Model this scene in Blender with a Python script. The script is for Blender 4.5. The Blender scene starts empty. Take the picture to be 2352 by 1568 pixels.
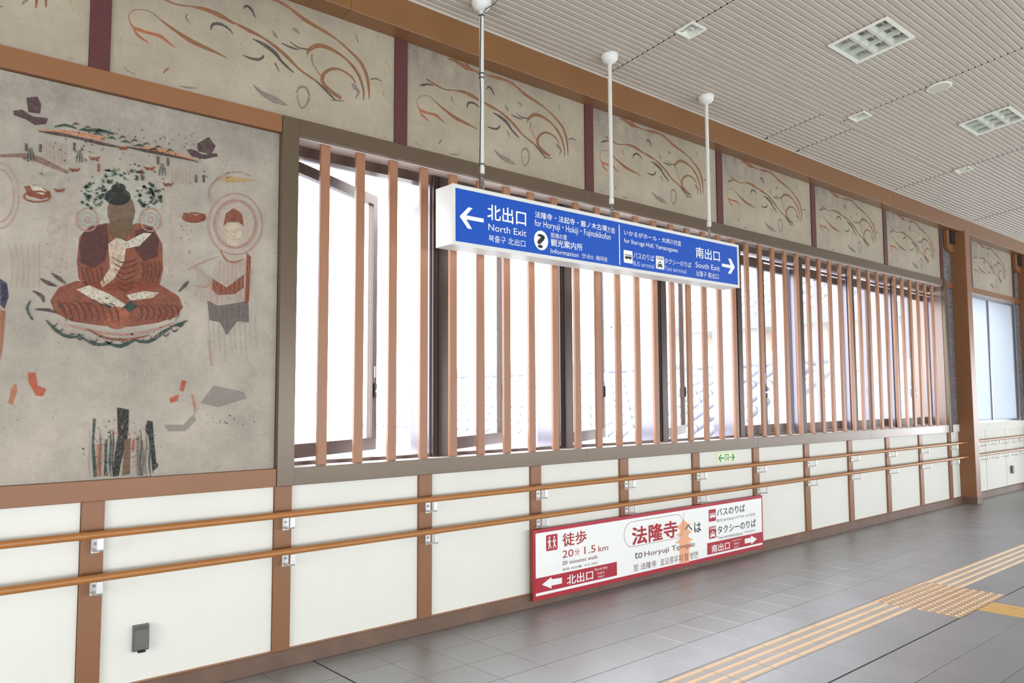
import bpy, bmesh, math, random
import numpy as np
from mathutils import Matrix, Vector
random.seed(7)
S = bpy.context.scene
COL = S.collection

# ------------------------------------------------------------------ camera, sky, exposure
cam_d = bpy.data.cameras.new('camera'); cam = bpy.data.objects.new('camera', cam_d); COL.objects.link(cam); S.camera = cam
cam_d.sensor_width = 36.0; cam_d.lens = 1806.70 / 2352 * 36.0; cam_d.clip_start = 0.05; cam_d.clip_end = 500
YAW, PITCH, ROLL = 0.8505, 0.07322, -0.004512
cy_, sy_, cp_, sp_ = math.cos(YAW), math.sin(YAW), math.cos(PITCH), math.sin(PITCH)
fw = Vector((cy_*cp_, sy_*cp_, sp_)); rt = Vector((sy_, -cy_, 0)); up = rt.cross(fw)
r2 = rt*math.cos(ROLL) + up*math.sin(ROLL); u2 = -rt*math.sin(ROLL) + up*math.cos(ROLL)
M = Matrix(((r2.x, u2.x, -fw.x, 0), (r2.y, u2.y, -fw.y, -4.2535), (r2.z, u2.z, -fw.z, 1.48358), (0, 0, 0, 1)))
cam.matrix_world = M
S.view_settings.view_transform = 'Standard'; S.view_settings.look = 'None'
S.view_settings.exposure = 0.12; S.view_settings.gamma = 1.0; S.view_settings.use_curve_mapping = False
W = bpy.data.worlds.new('overcast_sky'); S.world = W; W.use_nodes = True
SKY = 11.0
bg = W.node_tree.nodes['Background']; bg.inputs[0].default_value = (0.93, 0.96, 1.04, 1); bg.inputs[1].default_value = SKY
S.cycles.use_denoising = True
S.cycles.max_bounces = 10; S.cycles.diffuse_bounces = 6; S.cycles.transparent_max_bounces = 24; S.cycles.sample_clamp_indirect = 8

def portal(x, y, z, sx, sz, rot):
    l = bpy.data.lights.new('window_portal', 'AREA'); l.shape = 'RECTANGLE'; l.size = sx; l.size_y = sz
    l.cycles.is_portal = True
    o = bpy.data.objects.new('window_portal', l); COL.objects.link(o); o.location = (x, y, z); o.rotation_euler = rot
portal(6.9, 0.5, 2.07, 9.9, 2.1, (-math.pi/2, 0, 0))                # left wall windows, facing the room
portal(9.0, -8.35, 1.25, 29.0, 1.3, (math.pi/2, 0, 0))               # windows opposite
portal(-6.1, -4.15, 1.3, 4.0, 2.6, (math.pi/2, 0, -math.pi/2))
portal(24.1, -4.15, 1.3, 4.0, 2.6, (math.pi/2, 0, math.pi/2))

# ------------------------------------------------------------------ materials
def srgb(r, g, b):
    f = lambda c: (c/255/12.92) if c/255 <= .04045 else ((c/255+.055)/1.055)**2.4
    return (f(r), f(g), f(b), 1)
MATS = {}
def mat(name, col, rough=.5, metal=0., spec=.5, var=0., vscale=6., bump=0., bscale=200., col2=None, coat=0.):
    m = bpy.data.materials.new(name); m.use_nodes = True; nt = m.node_tree; N = nt.nodes; L = nt.links
    b = N['Principled BSDF']; b.inputs['Base Color'].default_value = col; b.inputs['Roughness'].default_value = rough
    b.inputs['Metallic'].default_value = metal; b.inputs['Specular IOR Level'].default_value = spec
    if coat: b.inputs['Coat Weight'].default_value = coat; b.inputs['Coat Roughness'].default_value = .2
    if var or bump:
        tc = N.new('ShaderNodeTexCoord')
    if var:
        n = N.new('ShaderNodeTexNoise'); n.inputs['Scale'].default_value = vscale; n.inputs['Detail'].default_value = 6
        L.new(tc.outputs['Object'], n.inputs['Vector'])
        r = N.new('ShaderNodeValToRGB'); c2 = col2 or tuple(c*(1-var) for c in col[:3])+(1,)
        r.color_ramp.elements[0].position = .35; r.color_ramp.elements[0].color = c2
        r.color_ramp.elements[1].position = .65; r.color_ramp.elements[1].color = col
        L.new(n.outputs['Fac'], r.inputs[0]); L.new(r.outputs[0], b.inputs['Base Color'])
    if bump:
        n2 = N.new('ShaderNodeTexNoise'); n2.inputs['Scale'].default_value = bscale; n2.inputs['Detail'].default_value = 3
        L.new(tc.outputs['Object'], n2.inputs['Vector'])
        bp = N.new('ShaderNodeBump'); bp.inputs['Strength'].default_value = bump; bp.inputs['Distance'].default_value = .002
        L.new(n2.outputs['Fac'], bp.inputs['Height']); L.new(bp.outputs[0], b.inputs['Normal'])
    MATS[name] = m; return m
mat('copper_paint', srgb(138, 93, 59), .40, .0, .45, .06, 3)
mat('beam_paint', srgb(130, 90, 54), .30, 0, .5, .05, 2)
mat('bronze_paint', srgb(104, 88, 70), .30, .25, .5, .05, 3)
mat('slat_paint', srgb(158, 112, 82), .40, 0, .4, .05, 3)
mat('frame_bronze', srgb(84, 66, 56), .32, .2, .5)
mat('end_reveal_skylit', srgb(140, 118, 106), .35)  # brown paint lightened, the sky's reflection on the end reveal put into it
mat('skylit_paint', srgb(196, 180, 172), .35)  # ledge and soffit paint paled, sky light put into the colour
mat('jamb_metal_skylit', srgb(126, 122, 132), .35, .3, .5)  # pale anodised metal; sky light on the mullion sides is put into the tone
mat('gasket', (.012, .012, .014, 1), .5)
mat('maroon_paint', srgb(88, 48, 48), .5, 0, .4)
mat('plaster', srgb(228, 227, 216), .75, 0, .25, .05, 1.6, .15, 300)
mat('baseboard', srgb(118, 92, 76), .5, 0, .4, .22, 5, .1, 60)
mat('base_top', srgb(168, 118, 82), .5)
mat('rail_wood', srgb(172, 114, 60), .30, 0, .5, .10, 9)
mat('alu', srgb(205, 205, 202), .35, .55, .5)
mat('screw', srgb(150, 148, 145), .25, .9)
mat('white_metal', srgb(220, 220, 213), .38, 0, .5)
mat('pipe_white', srgb(218, 216, 206), .45, 0, .4, .05, 20)
mat('sign_blue', srgb(20, 80, 180), .35, 0, .4)
mat('print_white', srgb(238, 238, 232), .5, 0, .3)
mat('print_pale', srgb(196, 208, 236), .5, 0, .3)
mat('print_dark', srgb(40, 42, 38), .5, 0, .3)
mat('print_red', srgb(168, 44, 48), .5, 0, .3)
mat('print_brown', srgb(108, 62, 58), .5, 0, .3)
mat('print_gray', srgb(120, 118, 118), .5, 0, .3)
mat('board_red', srgb(170, 40, 54), .4, 0, .4)
mat('board_white', srgb(240, 240, 234), .42, 0, .4, .03, 4)
mat('pagoda_orange', srgb(232, 168, 128), .5)
mat('exit_plate', srgb(226, 236, 184), .45)
mat('exit_green', srgb(0, 130, 92), .45)
mat('dark_cover', srgb(104, 102, 96), .45, .2, .5)
mat('cable', srgb(60, 62, 60), .5)
mat('ceiling_sheet', srgb(180, 171, 157), .5, 0, .35, .04, 1.2)
mat('ceiling_trim', srgb(190, 182, 170), .5)
mat('void', (.01, .01, .01, 1), .9)
mat('lamp_frame', srgb(230, 230, 214), .4)
mat('lamp_louver', srgb(212, 216, 204), .3, .2)
mat('lamp_inner', srgb(190, 192, 182), .5)
mat('speaker_mesh', srgb(196, 192, 180), .6, 0, .3, .1, 300)
mat('stone', srgb(140, 136, 138), .8, 0, .3, .7, 60, .6, 90, srgb(70, 66, 68))
mat('guide_base', srgb(176, 168, 156), .38, 0, .5, .06, 30)
mat('guide_bar', srgb(236, 198, 154), .4, 0, .5)
mat('guide_gold', srgb(206, 164, 98), .4, 0, .5)
mat('guide_dot_base', srgb(184, 154, 124), .38, 0, .5, .08, 30)
mat('grout', srgb(80, 76, 72), .8)
mat('concrete', srgb(150, 148, 142), .8, 0, .3, .15, 1)
mat('roof_tile', srgb(140, 142, 150), .5, 0, .5, .15, 3)
mat('house_wall', srgb(200, 196, 188), .8, 0, .3, .05, 1)
mat('house_wood', srgb(176, 152, 136), .6, 0, .4, .1, 5)
mat('fascia', srgb(96, 100, 104), .5)
mat('asphalt', srgb(120, 120, 120), .9, 0, .3, .1, 1)
mat('side_wall', srgb(222, 220, 210), .8, 0, .3, .03, 1)
# floor tile: dark stone with fine speckle and a broad sheen
m = mat('floor_tile', srgb(120, 120, 122), .40, 0, 1.); nt = m.node_tree; N = nt.nodes; L = nt.links; b = N['Principled BSDF']; b.inputs['IOR'].default_value = 2.3
tc = N.new('ShaderNodeTexCoord'); gm = N.new('ShaderNodeNewGeometry'); oi = N.new('ShaderNodeObjectInfo')
n1 = N.new('ShaderNodeTexNoise'); n1.inputs['Scale'].default_value = 2.0; n1.inputs['Detail'].default_value = 3
n2 = N.new('ShaderNodeTexNoise'); n2.inputs['Scale'].default_value = 260; n2.inputs['Detail'].default_value = 2
L.new(gm.outputs['Position'], n1.inputs['Vector']); L.new(gm.outputs['Position'], n2.inputs['Vector'])
mx = N.new('ShaderNodeMix'); mx.data_type = 'RGBA'; mx.inputs[6].default_value = srgb(106, 105, 104); mx.inputs[7].default_value = srgb(128, 127, 127)
L.new(n1.outputs['Fac'], mx.inputs[0])
mr = N.new('ShaderNodeMapRange'); mr.inputs['From Min'].default_value = .35; mr.inputs['From Max'].default_value = .7; mr.inputs['To Min'].default_value = .78; mr.inputs['To Max'].default_value = 1.3
L.new(n2.outputs['Fac'], mr.inputs['Value'])
ra = N.new('ShaderNodeMapRange'); ra.inputs['To Min'].default_value = .93; ra.inputs['To Max'].default_value = 1.07; L.new(oi.outputs['Random'], ra.inputs['Value'])
mm = N.new('ShaderNodeMath'); mm.operation = 'MULTIPLY'; L.new(mr.outputs[0], mm.inputs[0]); L.new(ra.outputs[0], mm.inputs[1])
vm = N.new('ShaderNodeVectorMath'); vm.operation = 'SCALE'; L.new(mx.outputs[2], vm.inputs[0]); L.new(mm.outputs[0], vm.inputs['Scale'])
L.new(vm.outputs[0], b.inputs['Base Color'])
bp = N.new('ShaderNodeBump'); bp.inputs['Strength'].default_value = .25; bp.inputs['Distance'].default_value = .001
L.new(n2.outputs['Fac'], bp.inputs['Height']); L.new(bp.outputs[0], b.inputs['Normal'])
# clear glass
def glass(name, tint, gloss):
    m = bpy.data.materials.new(name); m.use_nodes = True; nt = m.node_tree; N = nt.nodes; L = nt.links; N.remove(N['Principled BSDF'])
    t = N.new('ShaderNodeBsdfTransparent'); t.inputs[0].default_value = tint; g = N.new('ShaderNodeBsdfGlossy'); g.inputs['Roughness'].default_value = .02
    lw = N.new('ShaderNodeLayerWeight'); lw.inputs[0].default_value = .5; pw = N.new('ShaderNodeMath'); pw.operation = 'POWER'; pw.inputs[1].default_value = 4.5; L.new(lw.outputs['Facing'], pw.inputs[0])
    f = N.new('ShaderNodeMath'); f.operation = 'MULTIPLY_ADD'; f.inputs[1].default_value = gloss; f.inputs[2].default_value = .03; L.new(pw.outputs[0], f.inputs[0]); x = N.new('ShaderNodeMixShader')
    L.new(f.outputs[0], x.inputs[0]); L.new(t.outputs[0], x.inputs[1]); L.new(g.outputs[0], x.inputs[2]); L.new(x.outputs[0], N['Material Output'].inputs[0]); MATS[name] = m
glass('clear_glass', (.96, .98, .985, 1), .5)
# frosted glass
m = bpy.data.materials.new('frosted_glass'); m.use_nodes = True; nt = m.node_tree; N = nt.nodes; L = nt.links; N.remove(N['Principled BSDF'])
t = N.new('ShaderNodeBsdfTranslucent'); t.inputs[0].default_value = (.56, .60, .64, 1); d = N.new('ShaderNodeBsdfDiffuse'); d.inputs[0].default_value = (.7, .74, .78, 1)
x = N.new('ShaderNodeMixShader'); x.inputs[0].default_value = .4; L.new(t.outputs[0], x.inputs[1]); L.new(d.outputs[0], x.inputs[2]); L.new(x.outputs[0], N['Material Output'].inputs[0]); MATS['frosted_glass'] = m
# aged plaster print under the murals
def fresco(name, c_lo, c_hi, grey, zlo, zhi, amt):
    m = bpy.data.materials.new(name); m.use_nodes = True; nt = m.node_tree; N = nt.nodes; L = nt.links; b = N['Principled BSDF']
    b.inputs['Roughness'].default_value = .55; b.inputs['Specular IOR Level'].default_value = .3
    tc = N.new('ShaderNodeTexCoord')
    def noise(sc, det, rough=.6, vec=None):
        n = N.new('ShaderNodeTexNoise'); n.inputs['Scale'].default_value = sc; n.inputs['Detail'].default_value = det; n.inputs['Roughness'].default_value = rough
        L.new(vec or tc.outputs['Object'], n.inputs['Vector']); return n.outputs['Fac']
    def ramp(src, p0, p1, a=0., b_=1.):
        r = N.new('ShaderNodeMapRange'); r.inputs['From Min'].default_value = p0; r.inputs['From Max'].default_value = p1; r.inputs['To Min'].default_value = a; r.inputs['To Max'].default_value = b_
        L.new(src, r.inputs['Value']); return r.outputs[0]
    def mix(fac, a, c):
        x = N.new('ShaderNodeMix'); x.data_type = 'RGBA'; L.new(fac, x.inputs[0])
        (L.new(a, x.inputs[6]) if not isinstance(a, tuple) else setattr(x.inputs[6], 'default_value', a))
        x.inputs[7].default_value = c; return x.outputs[2]
    def mul(a, c):
        x = N.new('ShaderNodeMath'); x.operation = 'MULTIPLY'; L.new(a, x.inputs[0]); (L.new(c, x.inputs[1]) if not isinstance(c, float) else setattr(x.inputs[1], 'default_value', c)); return x.outputs[0]
    c = mix(ramp(noise(2.2, 8, .7), .35, .65), c_lo, c_hi)
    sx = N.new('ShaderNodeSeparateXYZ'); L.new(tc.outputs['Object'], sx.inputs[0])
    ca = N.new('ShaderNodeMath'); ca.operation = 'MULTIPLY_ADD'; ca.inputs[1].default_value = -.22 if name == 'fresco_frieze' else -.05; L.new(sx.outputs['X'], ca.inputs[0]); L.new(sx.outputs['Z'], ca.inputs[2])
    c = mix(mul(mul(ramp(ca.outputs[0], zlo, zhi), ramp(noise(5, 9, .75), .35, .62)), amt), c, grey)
    c = mix(mul(ramp(noise(14, 8, .8), .55, .68), .35), c, tuple(v*.6 for v in c_lo[:3])+(1,))
    c = mix(mul(ramp(noise(46, 7, .85), .56, .68), .45), c, tuple(v*.45 for v in c_lo[:3])+(1,))
    mp = N.new('ShaderNodeMapping'); mp.inputs['Scale'].default_value = (9, 1, 2.2); mp.inputs['Rotation'].default_value = (0, .7, 0); L.new(tc.outputs['Object'], mp.inputs[0])
    c = mix(mul(ramp(noise(5, 7, .75, mp.outputs[0]), .60, .70), .35), c, srgb(214, 206, 190))
    L.new(c, b.inputs['Base Color']); MATS[name] = m
fresco('fresco_main', srgb(146, 138, 124), srgb(176, 165, 148), srgb(108, 104, 100), 1.3, 1.95, .75)
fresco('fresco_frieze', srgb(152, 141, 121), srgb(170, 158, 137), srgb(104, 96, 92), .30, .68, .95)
PAINT = {'o': (150, 104, 72), 'd': (92, 84, 80), 'r': (178, 112, 78), 'g': (146, 132, 122), 'y': (190, 174, 136),
 'pale': (206, 194, 176), 'mint': (206, 208, 190), 'lt': (208, 190, 172), 'rust': (140, 76, 56), 'rust2': (164, 100, 74), 'gray': (112, 102, 96), 'gray2': (142, 136, 130),
 'skin': (206, 186, 162), 'dark': (92, 62, 58), 'cream': (212, 202, 180), 'brown': (120, 96, 74), 'brown2': (140, 112, 96), 'black': (50, 50, 48), 'green': (58, 78, 68), 'plum': (88, 66, 66),
 'red': (190, 92, 66), 'red2': (190, 122, 92), 'navy': (52, 52, 76), 'ochre': (190, 156, 104), 'orange': (196, 140, 104), 'pink': (176, 136, 120), 'dfold': (100, 58, 48)}
def paint(k):
    n = 'paint_'+k
    if n in MATS: return MATS[n]
    m = mat(n, srgb(*PAINT[k]), .6, 0, .2, .25, 30); nt = m.node_tree; N = nt.nodes; L = nt.links
    t = N.new('ShaderNodeBsdfTransparent'); g = N.new('ShaderNodeNewGeometry'); n1 = N.new('ShaderNodeTexNoise'); n1.inputs['Scale'].default_value = 90; n1.inputs['Detail'].default_value = 5; n1.inputs['Roughness'].default_value = .75
    L.new(g.outputs['Position'], n1.inputs['Vector']); r = N.new('ShaderNodeMapRange'); r.inputs['From Min'].default_value = .40; r.inputs['From Max'].default_value = .54; r.inputs['To Min'].default_value = .5; r.inputs['To Max'].default_value = .9
    L.new(n1.outputs['Fac'], r.inputs['Value']); x = N.new('ShaderNodeMixShader')
    if k in ('pale', 'lt', 'mint', 'gray2'): x.inputs[0].default_value = .4
    else: L.new(r.outputs[0], x.inputs[0])
    L.new(t.outputs[0], x.inputs[1]); L.new(N['Principled BSDF'].outputs[0], x.inputs[2]); L.new(x.outputs[0], N['Material Output'].inputs[0])
    return m

# ------------------------------------------------------------------ mesh helpers (world coordinates in, own origin out)
WL = {}
class MB:
    def __init__(s): s.v = []; s.f = []; s.m = []; s.mi = 0
    def quad(s, *p):
        n = len(s.v); s.v += [tuple(q) for q in p]; s.f.append(tuple(range(n, n+len(p)))); s.m.append(s.mi); return s
    def box(s, x0, x1, y0, y1, z0, z1):
        n = len(s.v)
        s.v += [(x0,y0,z0),(x1,y0,z0),(x1,y1,z0),(x0,y1,z0),(x0,y0,z1),(x1,y0,z1),(x1,y1,z1),(x0,y1,z1)]
        for f in ((0,3,2,1),(4,5,6,7),(0,1,5,4),(1,2,6,5),(2,3,7,6),(3,0,4,7)): s.f.append(tuple(n+i for i in f)); s.m.append(s.mi)
        return s
    def bbox(s, x0, x1, y0, y1, z0, z1, b=.004):
        bm = bmesh.new(); r = bmesh.ops.create_cube(bm, size=1)
        bmesh.ops.scale(bm, vec=(x1-x0, y1-y0, z1-z0), verts=bm.verts); bmesh.ops.translate(bm, vec=((x0+x1)/2, (y0+y1)/2, (z0+z1)/2), verts=bm.verts)
        bmesh.ops.bevel(bm, geom=bm.edges[:], offset=b, segments=2, profile=.5, affect='EDGES')
        return s.bm(bm)
    def bm(s, bm):
        n = len(s.v); bm.verts.ensure_lookup_table(); s.v += [tuple(v.co) for v in bm.verts]
        for f in bm.faces: s.f.append(tuple(n+v.index for v in f.verts)); s.m.append(s.mi)
        bm.free(); return s
    def tube(s, pts, r, n=12, caps=True):
        pts = [Vector(p) for p in pts]; rings = []
        for i, p in enumerate(pts):
            d = (pts[min(i+1, len(pts)-1)] - pts[max(i-1, 0)]).normalized()
            a = d.cross(Vector((0, 0, 1)) if abs(d.z) < .9 else Vector((1, 0, 0))).normalized(); c = d.cross(a)
            rr = r[i] if isinstance(r, (list, tuple)) else r
            b0 = len(s.v); s.v += [tuple(p + (a*math.cos(2*math.pi*k/n) + c*math.sin(2*math.pi*k/n))*rr) for k in range(n)]; rings.append(b0)
        for a0, b0 in zip(rings, rings[1:]):
            for k in range(n): s.f.append((a0+k, a0+(k+1) % n, b0+(k+1) % n, b0+k)); s.m.append(s.mi)
        if caps:
            s.f.append(tuple(rings[0]+k for k in reversed(range(n)))); s.m.append(s.mi); s.f.append(tuple(rings[-1]+k for k in range(n))); s.m.append(s.mi)
        return s
    def prism(s, pts, y0, y1):        # outline in x,z extruded along y
        n = len(pts); a = len(s.v); s.v += [(x, y0, z) for x, z in pts] + [(x, y1, z) for x, z in pts]
        s.f.append(tuple(range(a, a+n))); s.m.append(s.mi); s.f.append(tuple(range(a+2*n-1, a+n-1, -1))); s.m.append(s.mi)
        for i in range(n): j = (i+1) % n; s.f.append((a+i, a+n+i, a+n+j, a+j)); s.m.append(s.mi)
        return s
    def rot(s, piv, ang, start=0):     # about a vertical axis
        c, d = math.cos(ang), math.sin(ang)
        s.v[start:] = [(piv[0]+(x-piv[0])*c-(y-piv[1])*d, piv[1]+(x-piv[0])*d+(y-piv[1])*c, z) for x, y, z in s.v[start:]]; return s
    def build(s, name, mats, parent=None, smooth=False, origin=None, kind=None):
        a = np.array(s.v, dtype=float)
        o = Vector(origin) if origin is not None else Vector(((a[:,0].min()+a[:,0].max())/2, (a[:,1].min()+a[:,1].max())/2, a[:,2].min()))
        me = bpy.data.meshes.new(name); me.from_pydata([tuple(p) for p in (a - np.array(o))], [], s.f)
        mats = [mats] if isinstance(mats, str) else mats
        for q in mats: me.materials.append(MATS[q])
        me.polygons.foreach_set('material_index', s.m)
        bm = bmesh.new(); bm.from_mesh(me); bmesh.ops.recalc_face_normals(bm, faces=bm.faces); bm.to_mesh(me); bm.free()
        if smooth:
            for p in me.polygons: p.use_smooth = True
            me.set_sharp_from_angle(angle=math.radians(40))
        ob = link(name, me, o, parent)
        if kind: ob['kind'] = kind
        return ob
def link(name, data, loc, parent=None):
    ob = bpy.data.objects.new(name, data); COL.objects.link(ob); loc = Vector(loc)
    if parent is not None: ob.parent = parent; ob.location = loc - WL[parent.name]
    else: ob.location = loc
    WL[ob.name] = loc; return ob
def empty(name, loc): 
    o = link(name, None, loc); o.empty_display_size = .1; return o
def tag(o, label=None, cat=None, group=None, kind=None):
    if label: o['label'] = label
    if cat: o['category'] = cat
    if group: o['group'] = group
    if kind: o['kind'] = kind
    return o
def clone(o, loc, parent=None):        # a shared-mesh copy of one object
    c = o.copy(); COL.objects.link(c); loc = Vector(loc); c.parent = parent; c.location = loc - (WL[parent.name] if parent is not None else Vector((0,0,0)))
    WL[c.name] = loc; return c
def clone_tree(o, d):                  # thing with its parts and sub-parts, shifted by d
    d = Vector(d); r = clone(o, WL[o.name]+d)
    for ch in list(o.children):
        c = clone(ch, WL[ch.name]+d, r)
        for g in list(ch.children): clone(g, WL[g.name]+d, c)
    return r
ALL_TEXT = []
def text(s, x0, z0, x1, z1, mt, y, parent, off=0.):   # flat lettering fitted to a rectangle on a plane facing -y
    cu = bpy.data.curves.new('lettering', 'FONT'); cu.body = s; cu.size = 1; cu.resolution_u = 3
    ob = bpy.data.objects.new('lettering_source', cu); COL.objects.link(ob)
    ALL_TEXT.append((ob, x0, z0, x1, z1, mt, y, parent, off))
def flush_text():
    bpy.context.view_layer.update(); dg = bpy.context.evaluated_depsgraph_get()
    for ob, x0, z0, x1, z1, mt, y, parent, off in ALL_TEXT:
        me = bpy.data.meshes.new_from_object(ob.evaluated_get(dg))
        if off:                        # heavier weight: the same outline stamped four times a hair apart
            bm = bmesh.new()
            for dx, dy in ((-1, -1), (1, -1), (1, 1), (-1, 1)):
                n = len(bm.verts); bm.from_mesh(me); bm.verts.ensure_lookup_table()
                for v in bm.verts[n:]: v.co.x += dx*off; v.co.y += dy*off; v.co.z += .00007*(2+dx+2*dy)
            bm.to_mesh(me); bm.free()
        n = len(me.vertices); co = np.empty(n*3); me.vertices.foreach_get('co', co); co = co.reshape(-1, 3)
        mn, mxx = co.min(0), co.max(0); sp = mxx-mn; sp[sp < 1e-6] = 1
        out = np.zeros_like(co); out[:,0] = (co[:,0]-mn[0])/sp[0]*(x1-x0); out[:,1] = -co[:,2]; out[:,2] = (co[:,1]-mn[1])/sp[1]*(z1-z0)
        me.vertices.foreach_set('co', out.ravel()); me.materials.clear(); me.materials.append(MATS[mt]); me.update()
        link('lettering', me, (x0, y, z0), parent)
    for t in ALL_TEXT:
        cu = t[0].data; bpy.data.objects.remove(t[0]); bpy.data.curves.remove(cu)
def plate(name, x0, x1, z0, z1, y, th, mt, parent): return MB().box(x0, x1, y-th, y, z0, z1).build(name, mt, parent)
def flat(name, pts, y, th, mt, parent): return MB().prism(pts, y-th, y).build(name, mt, parent)
def circle(cx, cz, rx, rz, n=32): return [(cx+rx*math.cos(2*math.pi*i/n), cz+rz*math.sin(2*math.pi*i/n)) for i in range(n)]
def rrect(x0, x1, z0, z1, r, n=5):
    o = []
    for cx, cz, a in ((x1-r, z1-r, 0), (x0+r, z1-r, 90), (x0+r, z0+r, 180), (x1-r, z0+r, 270)):
        o += [(cx+r*math.cos(math.radians(a+90*i/n)), cz+r*math.sin(math.radians(a+90*i/n))) for i in range(n+1)]
    return o
def strip(mb, pts, y):                 # ribbon with varying half width in the x,z plane
    P = [Vector((p[0], p[1])) for p in pts]; n0 = len(mb.v)
    # resample smoothly
    Q = []
    for i in range(len(P)-1):
        p0, p1, p2, p3 = P[max(i-1,0)], P[i], P[i+1], P[min(i+2,len(P)-1)]
        for k in range(3):
            t = k/3; q = .5*((2*p1)+(-p0+p2)*t+(2*p0-5*p1+4*p2-p3)*t*t+(-p0+3*p1-3*p2+p3)*t**3); Q.append((q, pts[i][2]*(1-t)+pts[i+1][2]*t))
    Q.append((P[-1], pts[-1][2]))
    for i, (q, w) in enumerate(Q):
        d = (Q[min(i+1,len(Q)-1)][0]-Q[max(i-1,0)][0]); d = d.normalized() if d.length > 1e-9 else Vector((1,0)); nn = Vector((-d.y, d.x))
        a = q+nn*w; b = q-nn*w; mb.v += [(a.x, y, a.y), (b.x, y, b.y)]
    for i in range(len(Q)-1):
        mb.f.append((n0+2*i, n0+2*i+1, n0+2*i+3, n0+2*i+2)); mb.m.append(mb.mi)

# ------------------------------------------------------------------ lettering rectangles and painted shapes, metres on their own planes
BLUE = [["北出口",3.139,2.625,3.472,2.728,"w",0.012],["North Exit",3.146,2.556,3.473,2.601,"w",0],["북출구 北出口",3.149,2.484,3.463,2.531,"w",0],["法隆寺・法起寺・藤ノ木古墳",3.552,2.699,4.27,2.747,"w",0.006],["方面",4.274,2.698,4.358,2.742,"w",0],["for Horyuji・Hokiji・Fujinokikofun",3.549,2.628,4.31,2.691,"w",0],["斑鳩の里",3.698,2.582,3.855,2.62,"w",0],["観光案内所",3.698,2.525,4.01,2.578,"w",0.006],["Information",3.696,2.475,3.97,2.509,"w",0],["안내소",4.003,2.477,4.125,2.511,"w",0],["询问处",4.146,2.477,4.273,2.513,"w",0],["いかるがホール・大和川",4.462,2.704,5.072,2.747,"w",0.006],["方面",5.074,2.704,5.158,2.747,"w",0],["for Ikaruga Hall, Yamatogawa",4.459,2.636,5.113,2.683,"w",0],["バスのりば",4.567,2.541,4.812,2.589,"w",0],["BUS terminal",4.56,2.485,4.808,2.521,"p",0],["TAXI",4.843,2.563,4.925,2.585,"k",0.01],["タクシーのりば",4.942,2.543,5.29,2.588,"w",0],["Taxi terminal",4.94,2.488,5.221,2.524,"p",0],["南出口",5.356,2.638,5.697,2.73,"w",0.01],["South Exit",5.349,2.557,5.692,2.603,"w",0],["남출구 南出口",5.358,2.486,5.673,2.533,"w",0],["?",3.573,2.498,3.642,2.593,"k",0.02]]
RED = [["徒歩",4.157,0.397,4.414,0.494,"r",0.012],["20",4.156,0.316,4.271,0.37,"r",0],["分",4.284,0.317,4.337,0.365,"r",0],["1.5",4.389,0.315,4.512,0.37,"r",0],["km",4.545,0.312,4.656,0.356,"r",0],["20 minutes walk",4.152,0.265,4.536,0.293,"b",0],["徒歩 20分鐘  도보 20분",4.156,0.224,4.533,0.242,"b",0],["北出口",4.199,0.115,4.481,0.186,"w",0.012],["North Exit",4.5,0.174,4.644,0.193,"w",0],["北出口",4.528,0.143,4.608,0.16,"w",0],["북출구",4.535,0.115,4.61,0.131,"w",0],["法隆寺",4.941,0.309,5.536,0.453,"r",0.022],["へ",5.643,0.344,5.746,0.394,"k",0.01],["は",5.774,0.316,5.873,0.403,"k",0.01],["to",4.974,0.2,5.067,0.251,"k",0],["Horyuji Temple",5.094,0.189,5.779,0.244,"b",0],["至 法隆寺",4.954,0.103,5.244,0.156,"b",0],["호오류우지 절 방면",5.296,0.097,5.817,0.157,"b",0],["バスのりば",6.118,0.423,6.569,0.491,"k",0.006],["BUS terminal",6.116,0.372,6.377,0.399,"g",0],["公共汽车站",6.392,0.373,6.555,0.397,"g",0],["버스정류장",6.585,0.37,6.743,0.396,"g",0],["TAXI",5.994,0.316,6.096,0.337,"w",0.02],["タクシーのりば",6.122,0.265,6.749,0.335,"k",0.006],["Taxi terminal",6.117,0.218,6.378,0.246,"g",0],["出租车站",6.39,0.214,6.52,0.239,"g",0],["택시승강장",6.558,0.222,6.727,0.244,"g",0],["南出口",6.022,0.111,6.306,0.18,"w",0.012],["South Exit",6.345,0.173,6.495,0.186,"w",0],["南出口",6.376,0.139,6.459,0.158,"w",0],["남출구",6.373,0.11,6.457,0.126,"w",0]]
BP = {"arrowL":[[2.917,2.611],[2.986,2.679],[3.019,2.677],[2.969,2.625],[3.109,2.624],[3.109,2.599],[2.969,2.599],[3.015,2.544],[2.98,2.543]],"arrowR":[[5.824,2.684],[5.863,2.685],[5.921,2.617],[5.858,2.553],[5.813,2.552],[5.858,2.601],[5.726,2.604],[5.727,2.629],[5.857,2.629]]}
RP = {"arrowL":[[3.946,0.158],[4.041,0.198],[4.042,0.182],[4.149,0.177],[4.148,0.136],[4.042,0.137],[4.041,0.116]],"arrowR":[[6.554,0.173],[6.661,0.172],[6.662,0.19],[6.761,0.148],[6.663,0.11],[6.664,0.127],[6.555,0.129]],"pagoda":[[5.626,0.512],[5.63,0.512],[5.631,0.444],[5.672,0.414],[5.729,0.395],[5.69,0.384],[5.68,0.379],[5.682,0.356],[5.738,0.328],[5.697,0.315],[5.687,0.307],[5.689,0.29],[5.753,0.264],[5.709,0.254],[5.7,0.249],[5.699,0.232],[5.751,0.209],[5.707,0.197],[5.695,0.193],[5.694,0.076],[5.553,0.079],[5.561,0.191],[5.504,0.197],[5.548,0.206],[5.567,0.215],[5.558,0.238],[5.563,0.252],[5.501,0.262],[5.55,0.281],[5.565,0.288],[5.565,0.313],[5.515,0.326],[5.562,0.341],[5.576,0.348],[5.567,0.369],[5.522,0.39],[5.578,0.413],[5.621,0.445]]}
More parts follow.
